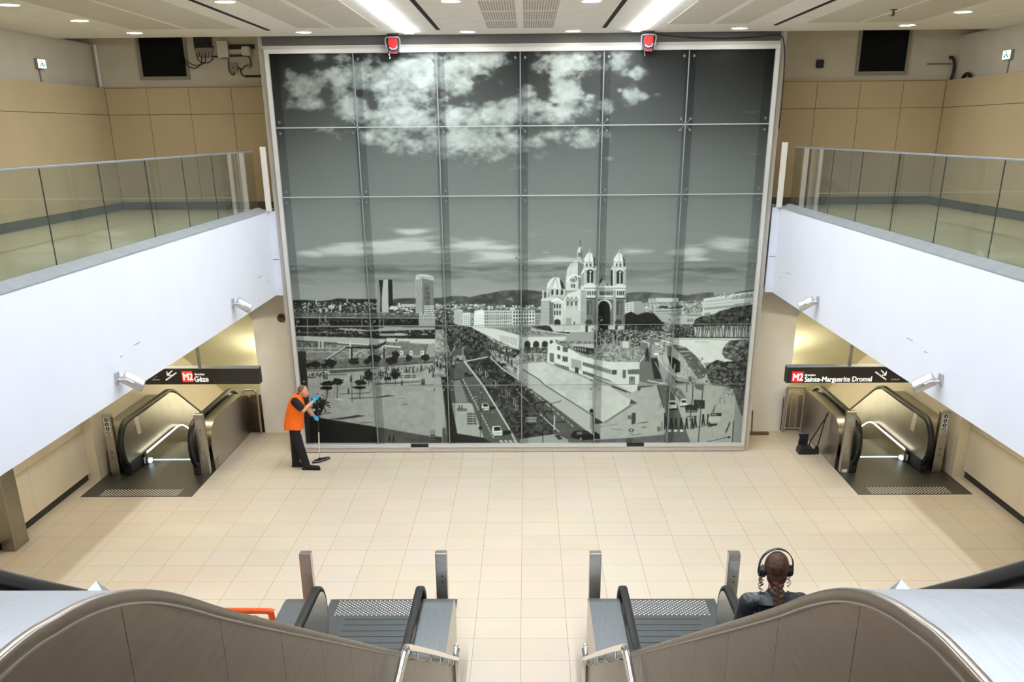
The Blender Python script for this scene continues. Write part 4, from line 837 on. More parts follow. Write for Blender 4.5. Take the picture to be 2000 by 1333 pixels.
MB().box(-5.69, -5.49, 1.96, 2.05, 7.21, 7.48).build('housing', M['white'], t, 0, .006); MB().box(-5.63, -5.50, 1.99, 2.05, 7.185, 7.21).build('gland', M['greyp'], t, 0)
t = thing('wall_light', (-5.15, 1.98, 7.25), 'rounded white wall light between the junction box and the mural', 'wall light')
MB().box(-5.24, -5.07, 1.93, 2.04, 7.23, 7.39).build('diffuser', M['white'], t, 40, .035); MB().box(-5.23, -5.08, 2.0, 2.05, 7.385, 7.41).build('housing', M['blackm'], t, 0)
for z, h, lb, x1 in ((7.385, .035, 'upper', -5.0), (7.235, .012, 'lower', -5.14)):
    o = MB().box(-5.48, x1, 2.01, 2.05, z-h, z+h).build('cable_trunking', M['black'], None, 0); tag(o, lb+' black cable trunking running behind the white wall light', 'trunking', 'black trunkings')
o = MB().box(-5.48, -5.10, 2.02, 2.05, 7.27, 7.34).build('cable_tray', M['plaster_dull'], None, 0); tag(o, 'pale cable tray between the two black trunkings', 'tray')
t = thing('junction_box', (-5.42, 2.0, 6.96), 'grey square junction box under the white wall light', 'junction box')
MB().box(-5.50, -5.36, 1.98, 2.05, 6.965, 7.12).build('housing', M['greyp'], t, 0, .006); MB().cyl((-5.43, 1.975, 7.03), 'y', .012, .01, 10).build('screw', M['joint'], t)
MB().tube([(-5.51, 2.03, 7.20), (-5.525, 2.03, 7.1), (-5.53, 2.03, 7.0), (-5.49, 2.03, 6.93), (-5.45, 2.03, 6.92), (-5.44, 2.03, 6.965)], .009, 6, sm=4).build('wire', M['black'], t)
t = thing('cable_clip', (-5.13, 2.0, 7.0), 'small grey cable clip between the grey junction box and the mural', 'clip')
MB().box(-5.17, -5.10, 1.99, 2.05, 7.04, 7.10).build('housing', M['greyp'], t, 0, .01)
MB().tube([(-5.15, 2.03, 7.23), (-5.11, 2.03, 7.19), (-5.10, 2.03, 7.12), (-5.10, 2.03, 7.06)], .010, 6, sm=4).tube([(-5.35, 2.03, 7.045), (-5.28, 2.03, 7.01), (-5.22, 2.03, 7.06), (-5.15, 2.03, 7.07)], .010, 6, sm=4).tube([(-5.29, 2.03, 7.02), (-5.31, 2.03, 6.98), (-5.29, 2.03, 6.92), (-5.25, 2.03, 6.895), (-5.2, 2.03, 6.89)], .011, 6, sm=4).tube([(-5.24, 2.03, 6.893), (-4.62, 2.03, 6.893)], .018, 8).build('wire', M['black'], t)
o = MB().box(5.50, 5.63, 1.98, 2.05, 6.94, 7.07).build('wall_box', M['blackm'], None, 0, .008); tag(o, 'small black square box on the plaster left of the right black vent', 'box')
t = thing('hose', (8.0, 2.0, 6.75), 'black corrugated hose rising over the panelling in the right gallery corner', 'hose')
MB().tube([(7.94, 2.0, 7.08), (7.99, 1.98, 7.09), (8.03, 1.97, 7.03), (8.05, 1.97, 6.92), (8.045, 1.98, 6.80), (8.02, 1.98, 6.70)], .027, 10, sm=4).build('tube', M['black'], t); MB().cyl((7.55, 2.0, 6.985), 'x', .008, .45, 6).build('wire', M['brown'], t)
o = MB().tube([(8.05, 1.5, 6.70), (8.05, 1.42, 6.76), (8.05, 1.3, 6.79), (8.05, 1.18, 6.76), (8.05, 1.1, 6.70)], .03, 8, sm=4).build('hose_loop', M['black']); tag(o, 'black hose loop peeping over the panelling right of the corner hose', 'hose')
t = thing('alarm_bell', (-5.0, 1.95, 2.47), 'round brown alarm bell on the pale pier beside the mural', 'bell')
MB().cyl((-4.99, 1.90, 2.44), 'y', .085, .07, 24).build('gong', M['brown'], t); MB().box(-5.03, -4.93, 1.885, 1.9, 2.45, 2.51).build('hub', M['joint'], t, 0)

# ================================================================ projectors on the fascias
for s, y, z, big, lb in ((-1, -6.93, 3.17, 1.0, 'nearer pale cylindrical projector on the left white fascia'), (-1, -1.52, 3.26, 1.0, 'farther pale cylindrical projector on the left white fascia'),
                         (1, -7.28, 3.18, 1.0, 'nearer pale cylindrical projector on the right white fascia'), (1, -1.70, 3.26, 1.0, 'farther pale cylindrical projector on the right white fascia')):
    y = .9455*y-1.05; z = .9455*z+.322
    t = thing('projector', (SX(s, 4.728), y, z), lb, 'projector', 'fascia projectors')
    d = Vector((-s*.72, .30, -.50)).normalized(); c0 = Vector((SX(s, 4.66), y, z+.03))+d*.02
    MB().cyl(c0, d, .078, .23, 28).build('housing', M['alu'], t, 40, .006)
    MB().cyl(c0+d*.232, d, .068, .006, 28).build('lens', M['greyp'], t, 40)
    pr = d.cross(Vector((0, 0, 1))).normalized()
    MB().box(SX(s, 4.703), SX(s, 4.7279), y-.05, y+.05, z-.05, z+.07).build('wall_plate', M['alu'], t, 0, .004)
    q = MB()
    for e in (-1, 1): q.tube([Vector((SX(s, 4.708), y, z))+pr*e*.05, c0+pr*e*.088+d*.03, c0+pr*e*.088+d*.12], .011, 8)
    q.build('bracket', M['white'], t); MB().cyl(c0+pr*-.09+d*.12, -pr, .016, .012, 10).build('pivot_knob', M['greyp'], t)

# ================================================================ direction signs
def hang_sign(s, nm, x_in, x_out, ztop, zbot, label):
    y = -1.6
    t = thing('direction_sign', ((x_in+x_out)/2, y, zbot), label, 'sign', 'hanging direction signs')
    MB().box(x_in, x_out, y, y+.2, zbot, ztop).build('panel', M['signk'], t, 0, .006)
    MB().box(x_in, x_out, y-.004, y+.2, ztop, ztop+.012).build('top_cap', M['rail'], t, 0)
    xp = SX(s, 5.72); MB().cyl((xp, y+.1, ztop), 'z', .03, 3.091-ztop, 12).build('hanger', M['greyp'], t); MB().cyl((SX(s, 7.2), y+.1, ztop), 'z', .03, 3.091-ztop, 12).build('hanger', M['greyp'], t)
    return t, y-.002
t, y = hang_sign(-1, 'left', -8.0, -4.645, 2.15, 1.875, 'black hanging sign reading Gèze over the left escalator')
q = MB().box(-6.008, -5.818, y-.004, y, 1.922, 2.112).build('line_badge', M['signred2'], t, 0, .002)
text('M2', .175, 'badge_lettering', M['signw'], t, (-5.995, y-.006, 1.955), bold=.006, target_w=.165)
text('direction', .055, 'small_lettering', M['signw'], t, (-5.785, y, 2.038), bold=.0012, target_w=.175)
text('Gèze', .135, 'lettering', M['signw'], t, (-5.80, y, 1.925), bold=.004, target_w=.245)
q = MB(); q.tube([(-6.17, y, 2.12), (-6.265, y, 2.045)], .010, 6); q.tube([(-6.265, y, 2.105), (-6.268, y, 2.043), (-6.20, y, 2.042)], .010, 6)
st = [(-6.30, 1.945)]
for k in range(6): st += [(st[-1][0], st[-1][1]+.022), (st[-1][0]+.034, st[-1][1]+.022)]
q.tube([(x, y, z) for x, z in st], .009, 6); q.build('stair_pictogram', M['signw'], t)
q = MB().box(-6.55, -6.41, y-.003, y, 1.95, 1.972).tube([(-6.53, y, 1.97), (-6.45, y, 2.03)], .008, 6).build('grey_mark', M['signg'], t, 0)
t, y = hang_sign(1, 'right', 4.64, 8.0, 2.12, 1.845, 'black hanging sign reading Sainte-Marguerite Dromel over the right escalator')
MB().box(4.722, 4.925, y-.004, y, 1.862, 2.05).build('line_badge', M['signred'], t, 0, .002)
text('M2', .175, 'badge_lettering', M['signw'], t, (4.738, y-.006, 1.893), bold=.006, target_w=.17)
text('direction', .055, 'small_lettering', M['signw'], t, (4.945, y, 1.972), bold=.0012, target_w=.185)
text('Sainte-Marguerite Dromel', .125, 'lettering', M['signw'], t, (4.95, y, 1.872), bold=.004, target_w=1.17)
q = MB(); q.tube([(6.265, y, 2.065), (6.355, y, 1.985)], .010, 6); q.tube([(6.36, y, 2.045), (6.36, y, 1.98), (6.295, y, 1.98)], .010, 6)
st = [(6.165, 2.03)]
for k in range(6): st += [(st[-1][0]+.034, st[-1][1]), (st[-1][0]+.034, st[-1][1]-.023)]
q.tube([(x, y, z) for x, z in st], .009, 6); q.build('stair_pictogram', M['signw'], t)
MB().box(6.46, 6.61, y-.003, y, 1.89, 1.915).build('grey_mark', M['signg'], t, 0)

# ================================================================ escalators
def arc(cy, cz, r, a0, a1, n): return [(cy+r*math.cos(math.radians(a0+(a1-a0)*i/n)), cz+r*math.sin(math.radians(a0+(a1-a0)*i/n))) for i in range(n+1)]
def studs(x0, x1, y0, y1, z, dx):
    q = MB(); j = 0; y = y0
    while y < y1:
        x = x0+(dx/2 if j % 2 else 0)
        while x < x1: q.cyl((x, y, z), 'z', .014, .005, 8, .009); x += dx
        y += dx*.6; j += 1
    return q
def sensor_post(x, y, lb, h=1.17, plate=False, icons=0, hw=.085, plain=False):
    t = thing('sensor_post', (x, y, 0), lb, 'post', 'escalator sensor posts')
    MB().box(x-hw, x+hw, y-.06, y+.06, .007, h).build('column', M['steel'], t, 0, .006)
    yf = y-.0605
    if plain: return t
    if not icons: MB().box(x-.05, x+.05, yf-.003, yf, h-.2, h-.09).build('display', mat('pale_screen', rgb(170, 174, 178), .3), t, 0)
    if not icons: MB().cyl((x+.01, yf-.004, h-.3), 'y', .012, .005, 10).cyl((x+.012, yf-.004, h-.38), 'y', .01, .005, 10).build('key_switch', M['joint'], t, 0)
    q = MB()
    for z in (.34, .27 if False else .45): q.cyl((x, yf-.006, z), 'y', .032, .008, 18)
    q.build('push_buttons', M['greyp'], t, 40)
    if plate: MB().box(x-.05, x+.05, yf-.003, yf, .01, .07).build('label_plate', M['white'], t, 0)
    if icons:
        MB().box(x-.055, x+.055, yf-.005, yf-.002, h-.40, h-.04).build('notice_plate', M['white'], t, 0, .002)
        q = MB()
        for k in range(3): q.cyl((x, yf-.008, h-.09-k*.085), 'y', .036, .003, 20)
        q.build('blue_icons', M['blue'], t, 0)
        q = MB()
        for k in range(3):
            zc = h-.09-k*.085
            q.ell((x, yf-.009, zc+.014), (.008, .003, .008), n=8, m=5); q.box(x-.008, x+.008, yf-.0105, yf-.008, zc-.02, zc+.008); q.box(x-.014+k*.004, x+.018, yf-.0105, yf-.008, zc-.004, zc+.003)
        q.build('icon_figures', M['white'], t, 0)
        MB().tube([(x+.036*math.cos(a), yf-.008, h-.35+.036*math.sin(a)) for a in [2*PI*i/24 for i in range(24)]], .005, 6, True).tube([(x-.025, yf-.008, h-.325), (x+.025, yf-.008, h-.375)], .005, 6).build('ban_icon', M['joint'], t)
    return t

def far_escalator(s, label):
    t = thing('escalator', (SX(s, 6.92), 0, 0), label, 'escalator', 'escalators going down at the sides')
    def D(y, h, k=.56): # height of a line that is level, then bends down the incline
        return h if y < 1.55 else (h-k*(y-1.55)**2/1.2 if y < 2.15 else h-k*(2.15-1.55)**2/1.2-k*(y-2.15))
    yy = [-.3, .3, .9, 1.55, 1.7, 1.85, 2.0, 2.15, 3, 4, 6, 8.5]
    dk = [(-.74, .50), (-.73, .58), (-.70, .68), (-.63, .78), (-.53, .86), (-.42, .905), (-.3, .92)]+[(y, D(y, .92)) for y in yy[1:]]
    for (xh, xo, inner) in ((6.2, 5.945, 1), (7.51, 7.95, 0)):
        nm = 'hall side' if inner else 'wall side'
        d = dk[:]
        x0, x1 = (xo, xh-.03) if inner else (xh+.03, xo)
        MB().strip(d, SX(s, x0), SX(s, x1), .015).build('deck_plate', M['steel_olive'], t, 50)
        if inner:
            bot = [(8.5, D(8.5, .92)-1.7), (3.9, -1.2), (1.97, -.3), (-.5, 0.0), (-.64, 0.0), (-.70, .10)]
            MB().prism([(a, b_-.016) for a, b_ in d]+bot, 'x', SX(s, xo), SX(s, xo+.02)).build('cladding', M['steel'], t, 50)
            MB().box(SX(s, xo-.004), SX(s, xo+.12), -.70, -.42, 0, .2).build('kick_plate', M['steel_olive'], t, 0)
        hp = [(-.25, .10), (-.5, .085)]+arc(-.73, .545, .46, 270, 90, 16)+[(0, 1.005), (.8, 1.005)]+[(y, D(y, 1.005)) for y in [1.55+.05*q for q in range(13)]+[3, 4, 6, 8.5]]
        MB().sweep(hp, SX(s, xh), .046, .030).build('handrail', M['black'], t, 60)
        ip = arc(-.73, .545, .415, 250, 90, 14)+[(y, D(y, .96)) for y in [0, .8]+[1.55+.05*q for q in range(13)]+[3, 4, 6, 8.5]]
        low = [(y, D(y, .24)) for y in (8.5, 6, 4, 3, 2.15, 1.85, 1.55, -.2)]
        xi = xh+.02 if inner else xh-.05
        p = MB().prism(ip+low, 'x', SX(s, xi), SX(s, xi+.03)).build('inner_panel', M['steel_olive'], t, 40)
        if not inner: MB().prism([(-.47, .967), (-.27, .965), (-.205, .622), (-.402, .626)], 'x', SX(s, xi-.003), SX(s, xi)).build('notice_plate', M['stone_low'], p, 0)
        xs_ = xh+.10 if inner else xh-.14
        MB().prism([(y, D(y, .23)) for y in (-.35, .8, 1.55, 1.85, 2.15, 3, 4, 6, 8.5)]+[(y, D(y, .0)-.1) for y in (8.5, 6, 4, 3, 2.15, 1.55, -.05)]+[(-.35, 0)], 'x', SX(s, xs_), SX(s, xs_+.05)).build('skirt', M['steel_olive'], t, 40)
        if not inner:
            MB().strip([(y, D(y, .265)) for y in [-.3, .3, .8, 1.2]+[1.55+.05*q for q in range(13)]+[2.6, 3.4]], SX(s, xs_-.004), SX(s, xs_+.02), .02).build('skirt_light', M['led'], t, 40)
            MB().box(SX(s, xs_-.03), SX(s, xs_), -.30, -.18, .03, .10).build('comb_lamp', M['ledc'], t, 0)
        MB().box(SX(s, xh-.06), SX(s, xh+.07), -1.02, -.08, .007, .26).build('newel_base', M['blackm'], t, 0, .02)
        MB().box(SX(s, xh-.10 if not inner else xh+.075), SX(s, xh-.09 if not inner else xh+.08), -.42, -.30, .05, .17).build('safety_label', M['white'], t, 0)
    MB().box(SX(s, 5.94), SX(s, 7.955), -2.25, -.02, 0, .006).build('floor_plate', M['plate'], t, 0)
    MB().box(SX(s, 6.28), SX(s, 7.44), -.03, .02, .004, .012).build('comb_light', M['ledc'], t, 0)
    studs(SX(s, 6.2) if s > 0 else SX(s, 7.62), SX(s, 7.62) if s > 0 else SX(s, 6.2), -2.20, -1.86, .006, .062).build('grip_studs', M['stud'], t, 0)
    for k in range(12):
        zt = [-.004, -.006, -.02, -.09, -.22][k] if k < 5 else -.22-.224*(k-4)
        y0 = .0+.4*k
        MB().box(SX(s, 6.31), SX(s, 7.38), y0, y0+.405, zt-.25, zt).build('step', M['stepm'], t, 0)
    return t
far_escalator(-1, 'stainless escalator descending behind the Gèze sign')
far_escalator(1, 'stainless escalator descending behind the Sainte-Marguerite Dromel sign')
sensor_post(SX(-1, 7.775), -.93, 'steel post with blue pictograms beside the left wall at the Gèze escalator', icons=1)
sensor_post(SX(-1, 6.05), -.93, 'steel sensor post with blank plate on the hall side of the Gèze escalator')
sensor_post(SX(1, 6.05), -.93, 'steel sensor post with white foot label at the Sainte-Marguerite escalator', plate=True)
sensor_post(SX(1, 7.775), -.93, 'steel post with blue pictograms beside the right wall at the Sainte-Marguerite escalator', icons=1)

def near_escalator(s, label):
    t = thing('escalator', (SX(s, 1.75), -8.2, 0), label, 'escalator', 'escalators rising beside the stairs')
    K = .573
    def D(y, h):                                     # y grows away from the camera; incline rises towards it
        if y > -9.8: return h
        if y > -10.4: return h+K*(9.8+y)**2/1.2
        z = h+K*.3+K*(-10.4-y)
        return z
    top = [(-16.42, 4.49), (-16.95, 4.795), (-17.2, 4.945), (-17.37, 5.04), (-17.51, 5.105), (-17.65, 5.155), (-17.8, 5.19), (-18.0, 5.215), (-18.6, 5.225), (-20.5, 5.225)]
    line = [(-9.8, .88), (-10.0, D(-10.0, .88)), (-10.2, D(-10.2, .88)), (-10.4, D(-10.4, .88)), (-13, 2.53)]
    top = [(v.x, v.y) for v in catmull([(y, z, 0) for y, z in top], 5)]
    up_ = line+top
    def off(h): return [(y, z+h) for y, z in up_]
    nose = [(-8.22, .40), (-8.205, .5), (-8.225, .62), (-8.28, .74), (-8.37, .83), (-8.48, .87), (-8.6, .88)]
    d = nose+up_
    for (xh, xo, inner) in ((1.21, .70, 1), (2.45, 2.80, 0)):
        x0, x1 = (xo, xh-.04) if inner else (xh+.04, xo)
        if inner:
            MB().strip(nose+line[:3], SX(s, .80), SX(s, x1), .015).build('deck_plate', M['steel_deck_low'], t, 50)
            MB().strip(line[1:]+top, SX(s, x0-.006), SX(s, x1), .03).build('deck_plate', M['steel_top'], t, 50)
            MB().prism([(a, b_-.016) for a, b_ in nose+line[:3]]+[(-10.2, 0), (-8.3, 0), (-8.27, .1)], 'x', SX(s, .80), SX(s, .82)).build('cladding', M['steel'], t, 50)
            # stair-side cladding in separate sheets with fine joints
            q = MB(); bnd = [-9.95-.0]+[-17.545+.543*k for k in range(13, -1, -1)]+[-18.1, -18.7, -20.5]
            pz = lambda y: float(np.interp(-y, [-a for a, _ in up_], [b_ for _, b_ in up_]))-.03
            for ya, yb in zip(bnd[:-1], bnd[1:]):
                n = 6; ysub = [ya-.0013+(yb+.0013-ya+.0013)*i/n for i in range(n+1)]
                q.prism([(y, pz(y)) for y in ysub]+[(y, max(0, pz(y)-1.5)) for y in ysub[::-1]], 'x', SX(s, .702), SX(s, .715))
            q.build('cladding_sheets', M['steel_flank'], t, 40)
            MB().prism([(y, z-.032) for y, z in up_[1:]]+[(y, max(0, z-1.45)) for y, z in up_[1:][::-1]], 'x', SX(s, .716), SX(s, .74)).build('backing', M['joint'], t, 0)
            MB().sweep([(y, z-.013) for y, z in line[1:]+top], SX(s, .702), .010, .0155, 12).build('coping', M['steel_flank'], t, 60)
            # slide-stop wedge on the deck
            zc = 4.885; yc = -17.1
            MB().add([(SX(s, .90), yc-.05, zc+.01), (SX(s, 1.00), yc-.05, zc+.01), (SX(s, 1.00), yc+.05, zc-.03), (SX(s, .90), yc+.05, zc-.03), (SX(s, .95), yc, zc+.06)], [(0, 1, 4), (1, 2, 4), (2, 3, 4), (3, 0, 4), (3, 2, 1, 0)]).build('slide_stop', M['steel_top'], t, 0)
        else:
            MB().strip(d, SX(s, x0), SX(s, x1), .015).build('deck_plate', M['steel_deck_low'], t, 50)
            MB().prism([(a, b_-.016) for a, b_ in d]+[(y, max(0, z-1.5)) for y, z in up_[::-1]]+[(-8.3, 0), (-8.27, .1)], 'x', SX(s, xo-.02), SX(s, xo)).build('cladding', M['steel'], t, 50)
        hp = [(-9.1, .15), (-8.7, .13)]+arc(-8.47, .555, .425, 270, 450, 16)+[(-9.2, .98)]+[(y, z+(.10 if y > -10.5 else (.085 if y > -13.5 else .07))) for y, z in up_]
        MB().sweep(hp, SX(s, xh), .045, .021).build('handrail', M['black'], t, 60)
        ip = arc(-8.47, .555, .38, 290, 450, 14)+[(-9.2, .935)]+off(.055)
        low = [(y, z-.68) for y, z in up_[::-1]]+[(-9.0, .2)]
        xi = xh+.02 if inner else xh-.05
        MB().prism(ip+low, 'x', SX(s, xi), SX(s, xi+.03)).build('inner_panel', M['steel'], t, 40)
        xs_ = xh+.09 if inner else xh-.13
        MB().prism([(-9.0, .2)]+off(-.66)+[(y, max(-.0, z-1.1)) for y, z in up_[::-1]]+[(-9.0, 0)], 'x', SX(s, xs_), SX(s, xs_+.04)).build('skirt', M['steel_deck_low'], t, 40)
        MB().box(SX(s, xh-.06), SX(s, xh+.07), -9.1, -8.35, 0, .2).build('newel_base', M['blackm'], t, 0, .02)
    MB().box(SX(s, .90), SX(s, 2.66), -9.5, -6.62, 0, .006).build('floor_plate', M['plate2'], t, 0)
    q = MB()
    for k in range(12): q.box(SX(s, 1.30), SX(s, 2.36), -7.25-.17*k, -7.258-.17*k, .006, .009)
    q.build('plate_joints', M['blackm'], t, 0)
    xa, xb = sorted((SX(s, 1.45), SX(s, 2.52)))
    studs(xa, xb, -7.12, -6.66, .006, .062).build('grip_studs', M['stud'], t, 0)
    for k in range(20):
        y0 = -9.5-.4*k; zt = .003 if k == 0 else (.03 if k == 1 else (.12 if k == 2 else .12+.229*(k-2)))
        MB().box(SX(s, 1.32), SX(s, 2.34), y0-.405, y0, zt-.25, zt).build('step', M['stepm'], t, 0)
    return t
near_escalator(-1, 'grey steel escalator rising on the left of the central stair')
near_escalator(1, 'grey steel escalator rising on the right of the central stair, woman riding it')
sensor_post(-2.675, -7.73, 'plain steel post at the foot of the left rising escalator, outer side', hw=.072, plain=True)
sensor_post(-.985, -7.73, 'steel sensor post at the foot of the left rising escalator, stair side', hw=.072)
sensor_post(.928, -7.745, 'plain steel post at the foot of the right rising escalator, stair side', hw=.072, plain=True)
sensor_post(2.637, -7.755, 'steel sensor post at the foot of the right rising escalator beside the woman', hw=.072)

# stair handrails
for s, nm in ((-1, 'left'), (1, 'right')):
    x = SX(s, .655)
    t = thing('stair_handrail', (x, -10.2, 0), 'polished tubular handrail fixed to the steel cladding on the %s side of the stair' % nm, 'handrail', 'stair handrails')
    path = [(x, -9.95, .97), (x, -10.15, 1.0), (x, -10.3, 1.06), (x, -12, 2.02), (x, -13.75, 3.0), (x, -13.95, 3.08), (x, -14.15, 3.11), (x, -15.2, 3.11), (x, -15.4, 3.16), (x, -16.8, 4.0), (x, -18.3, 4.85), (x, -18.6, 4.95), (x, -20, 4.95)]
    MB().tube(path, .024, 14, sm=4).build('rail', M['chrome'], t)
    xo = SX(s, .675)
    MB().tube([(xo, -9.90, .02), (xo, -9.90, .92), (xo, -9.93, .99), (xo, -9.99, 1.02), (xo, -10.05, .99), (xo, -10.08, .92), (xo, -10.08, .02)], .022, 12, sm=4).build('end_loop', M['chrome'], t)
    for y, z in ((-10.6, 1.23), (-11.2, 1.57), (-11.9, 1.97), (-12.6, 2.36), (-13.4, 2.81), (-14.6, 3.11)):
        MB().tube([(x, y, z), (x, y, z-.07), (SX(s, .70), y, z-.09)], .007, 8).build('bracket', M['chrome'], t)

# safety rails beside the side escalators
for s, nm in ((-1, 'Gèze'), (1, 'Sainte-Marguerite')):
    xa, xb = (5.68, 6.0) if s < 0 else (5.55, 5.93)
    t = thing('guard_rail', (SX(s, (xa+xb)/2), 1.9, 0), 'narrow steel hoop guard rail between the pale pier and the %s escalator' % nm, 'guard rail', 'hoop guard rails')
    y = 1.88; x0, x1 = SX(s, xa-.0), SX(s, xb); r = .10 if s < 0 else .04
    lo, hi = min(x0, x1), max(x0, x1)
    pth = [(lo, y, 0), (lo, y, .96-r)]+[(lo+r-r*math.cos(a), y, .96-r+r*math.sin(a)) for a in (PI/6, PI/3, PI/2)]+[(hi-r+r*math.cos(a), y, .96-r+r*math.sin(a)) for a in (PI/2, PI/3, PI/6)]+[(hi, y, .96-r), (hi, y, 0)]
    MB().tube(pth, .024, 12).build('hoop', M['steel'], t)
    q = MB().tube([(lo, y, .80), (hi, y, .80)], .010, 8).tube([(lo, y, .08), (hi, y, .08)], .010, 8)
    for k in (1, 2): q.tube([(lo+(hi-lo)*k/3, y, .08), (lo+(hi-lo)*k/3, y, .80)], .009, 8)
    q.build('bars', M['blackm'] if s < 0 else M['steel'], t)
    MB().box(lo-.05, lo-.03, y+.02, y+.03, .02, .75).build('side_plate', M['joint'], t, 0)
    # dark gap closed by a panel behind the rail
    struct(MB().box(SX(s, 5.62), SX(s, 5.95), 2.31, 2.34, -1.5, .75).build('trim_gap_'+('left' if s < 0 else 'right'), M['brown'] if s < 0 else M['stone'], smooth=0))
# steel columns under the galleries
for s, nm in ((-1, 'left'), (1, 'right')):
    o = MB().box(SX(s, 7.915), SX(s, 8.14), -4.82, -4.36, 0, 3.09).build('column', M['steel_olive'], None, 0, .012); tag(o, 'square brushed steel column at the %s edge of the picture' % nm, 'column', 'steel columns')
    o = MB().box(SX(s, 7.915), SX(s, 8.14), -10.3, -9.85, 0, 3.09).build('column', M['steel_olive'], None, 0, .012); tag(o, 'nearer square steel column under the %s gallery, outside the picture' % nm, 'column', 'steel columns')
# unseen fill lamps added under the galleries and in the shafts, plus emergency lights
for s, nm in ((-1, 'left'), (1, 'right')):
    for k, y in enumerate((.35, -4.2, -9.0)):
        o = MB().box(SX(s, 6.3), SX(s, 7.6), y-.09, y+.09, 3.056, 3.0915).build('soffit_fill_lamp', M['warmw'] if k == 0 else M['warmw2'], None, 0); tag(o, 'unseen warm fill lamp added under the %s gallery, %s from the far wall' % (nm, ['first', 'second', 'third'][k]), 'lamp', 'soffit fill lamps')
    for k, (y, z) in enumerate(((3.3, 1.2), (5.0, .3), (6.7, -.6))):
        o = MB().box(SX(s, 5.622), SX(s, 5.67), y-.6, y+.6, z-.03, z+.03).build('shaft_fill_lamp', M['shaftw'], None, 0); tag(o, 'unseen warm fill lamp added on the hall side wall of the %s escalator shaft, %s from the top' % (nm, ['first', 'second', 'third'][k]), 'lamp', 'shaft fill lamps')
    t = thing('emergency_light', (SX(s, 7.93), 3.7, .75), 'small square light on the wall of the %s escalator shaft' % nm, 'emergency light', 'shaft emergency lights')
    MB().box(SX(s, 7.90), SX(s, 7.955), 3.62, 3.86, .70, .84).build('housing', M['greyp'], t, 0, .01); MB().box(SX(s, 7.893), SX(s, 7.90), 3.68, 3.82, .73, .81).build('lens', M['exit'], t, 0)

# ================================================================ loose things on the floor
t = thing('barrier', (-3.7, -8.85, 0), 'orange plastic safety barrier behind the left steel parapet', 'barrier')
ys = -8.85
MB().tube([(-4.45, ys, .0), (-4.45, ys, .80), (-4.42, ys, .87), (-4.35, ys, .90), (-2.97, ys, .90), (-2.90, ys, .87), (-2.87, ys, .80), (-2.87, ys, 0)], .036, 12, sm=5).build('frame', M['orange'], t)
q = MB().tube([(-4.45, ys, .82), (-3.05, ys, .82), (-2.95, ys, .74)], .022, 8).tube([(-4.45, ys, .2), (-2.87, ys, .2)], .03, 10)
for k in range(9): q.box(-4.3+k*.15, -4.24+k*.15, ys-.01, ys+.01, .2, .82)
q.build('slats', M['orange'], t)
MB().box(-2.86, -2.80, ys-.03, ys+.03, .72, .80).build('hook', M['orange'], t, 0, .01); MB().box(-4.3, -4.2, ys-.22, ys+.22, 0, .04).box(-3.12, -3.02, ys-.22, ys+.22, 0, .04).build('foot', M['orange'], t, 0, .01)
# dustpan on a long forked handle, leaning on the right escalator
t = thing('dustpan', (5.72, .25, 0), 'black long handled dustpan leaning on the right escalator cladding', 'dustpan')
MB().prism([(5.50, 0.0), (5.80, 0.0), (5.83, .06), (5.78, .12), (5.56, .15), (5.51, .10)], 'y', .18, .46).build('pan', M['blackm'], t, 0, .01)
MB().prism([(5.53, .14), (5.72, .10), (5.72, .30), (5.73, .36), (5.52, .36), (5.55, .28)], 'y', .42, .47).build('hood', mat('dark_blue_plastic', rgb(22, 26, 40), .4), t, 0, .008)
MB().tube([(5.70, .30, .10), (5.73, .28, .26), (5.91, -.02, .86), (5.915, -.02, .90), (5.90, .02, .84), (5.86, .20, .20), (5.84, .22, .05)], .013, 8).build('handle', M['blackm'], t)
MB().prism([(5.76, 0), (5.90, 0), (5.89, .14), (5.84, .18)], 'y', .20, .25).build('side_bracket', M['blackm'], t, 0)
t = thing('broom', (4.98, 1.7, 0), 'brown floor broom standing against the pier right of the mural', 'broom')
MB().box(4.80, 5.22, 1.62, 1.72, 0.0, .055).build('head', M['brown'], t, 0, .015); MB().tube([(4.86, 1.67, .05), (4.85, 1.75, .50)], .014, 8).build('handle', M['brown'], t)
# ================================================================ people
def V3(*a): return Vector(a)
def chain(q, pts_, rs, n=12):
    for (a, b_, ra, rb) in zip(pts_[:-1], pts_[1:], rs[:-1], rs[1:]): q.cap(a, b_, ra, rb, n)
def hand(q, wrist, knuck, side, grip, r=.009):
    """palm from wrist to knuckles, four bent fingers closing round the grip direction and a thumb from the side of the palm"""
    w_ = Vector(wrist); k_ = Vector(knuck); d = (k_-w_).normalized(); sd = Vector(side).normalized(); nr = d.cross(sd).normalized()
    if nr.dot(Vector(grip)-k_) < 0: nr = -nr
    for e in (-.026, -.009, .009, .026): q.cap(w_+sd*e*.6, k_+sd*e, .014, .012, 8)
    q.cap(w_-d*.05, w_+d*.01, .030, .027, 10)
    for e, l in ((-.030, .9), (-.010, 1.05), (.010, 1.0), (.030, .78)):
        a = k_+sd*e; b_ = a+(d*.65+nr*.5)*.036*l; c_ = b_+(d*-.15+nr)*.028*l; f_ = c_+(d*-.9+nr*.25)*.022*l
        q.cap(a, b_, r*1.1, r, 8).cap(b_, c_, r, r*.92, 8).cap(c_, f_, r*.92, r*.8, 8)
    a = w_+sd*-.030+d*.022; b_ = a+(sd*-.55+d*.5+nr*.6)*.036; c_ = b_+(d*.5+nr*.9+sd*.3)*.030
    q.cap(a, b_, r*1.35, r*1.15, 8).cap(b_, c_, r*1.15, r*.9, 8)
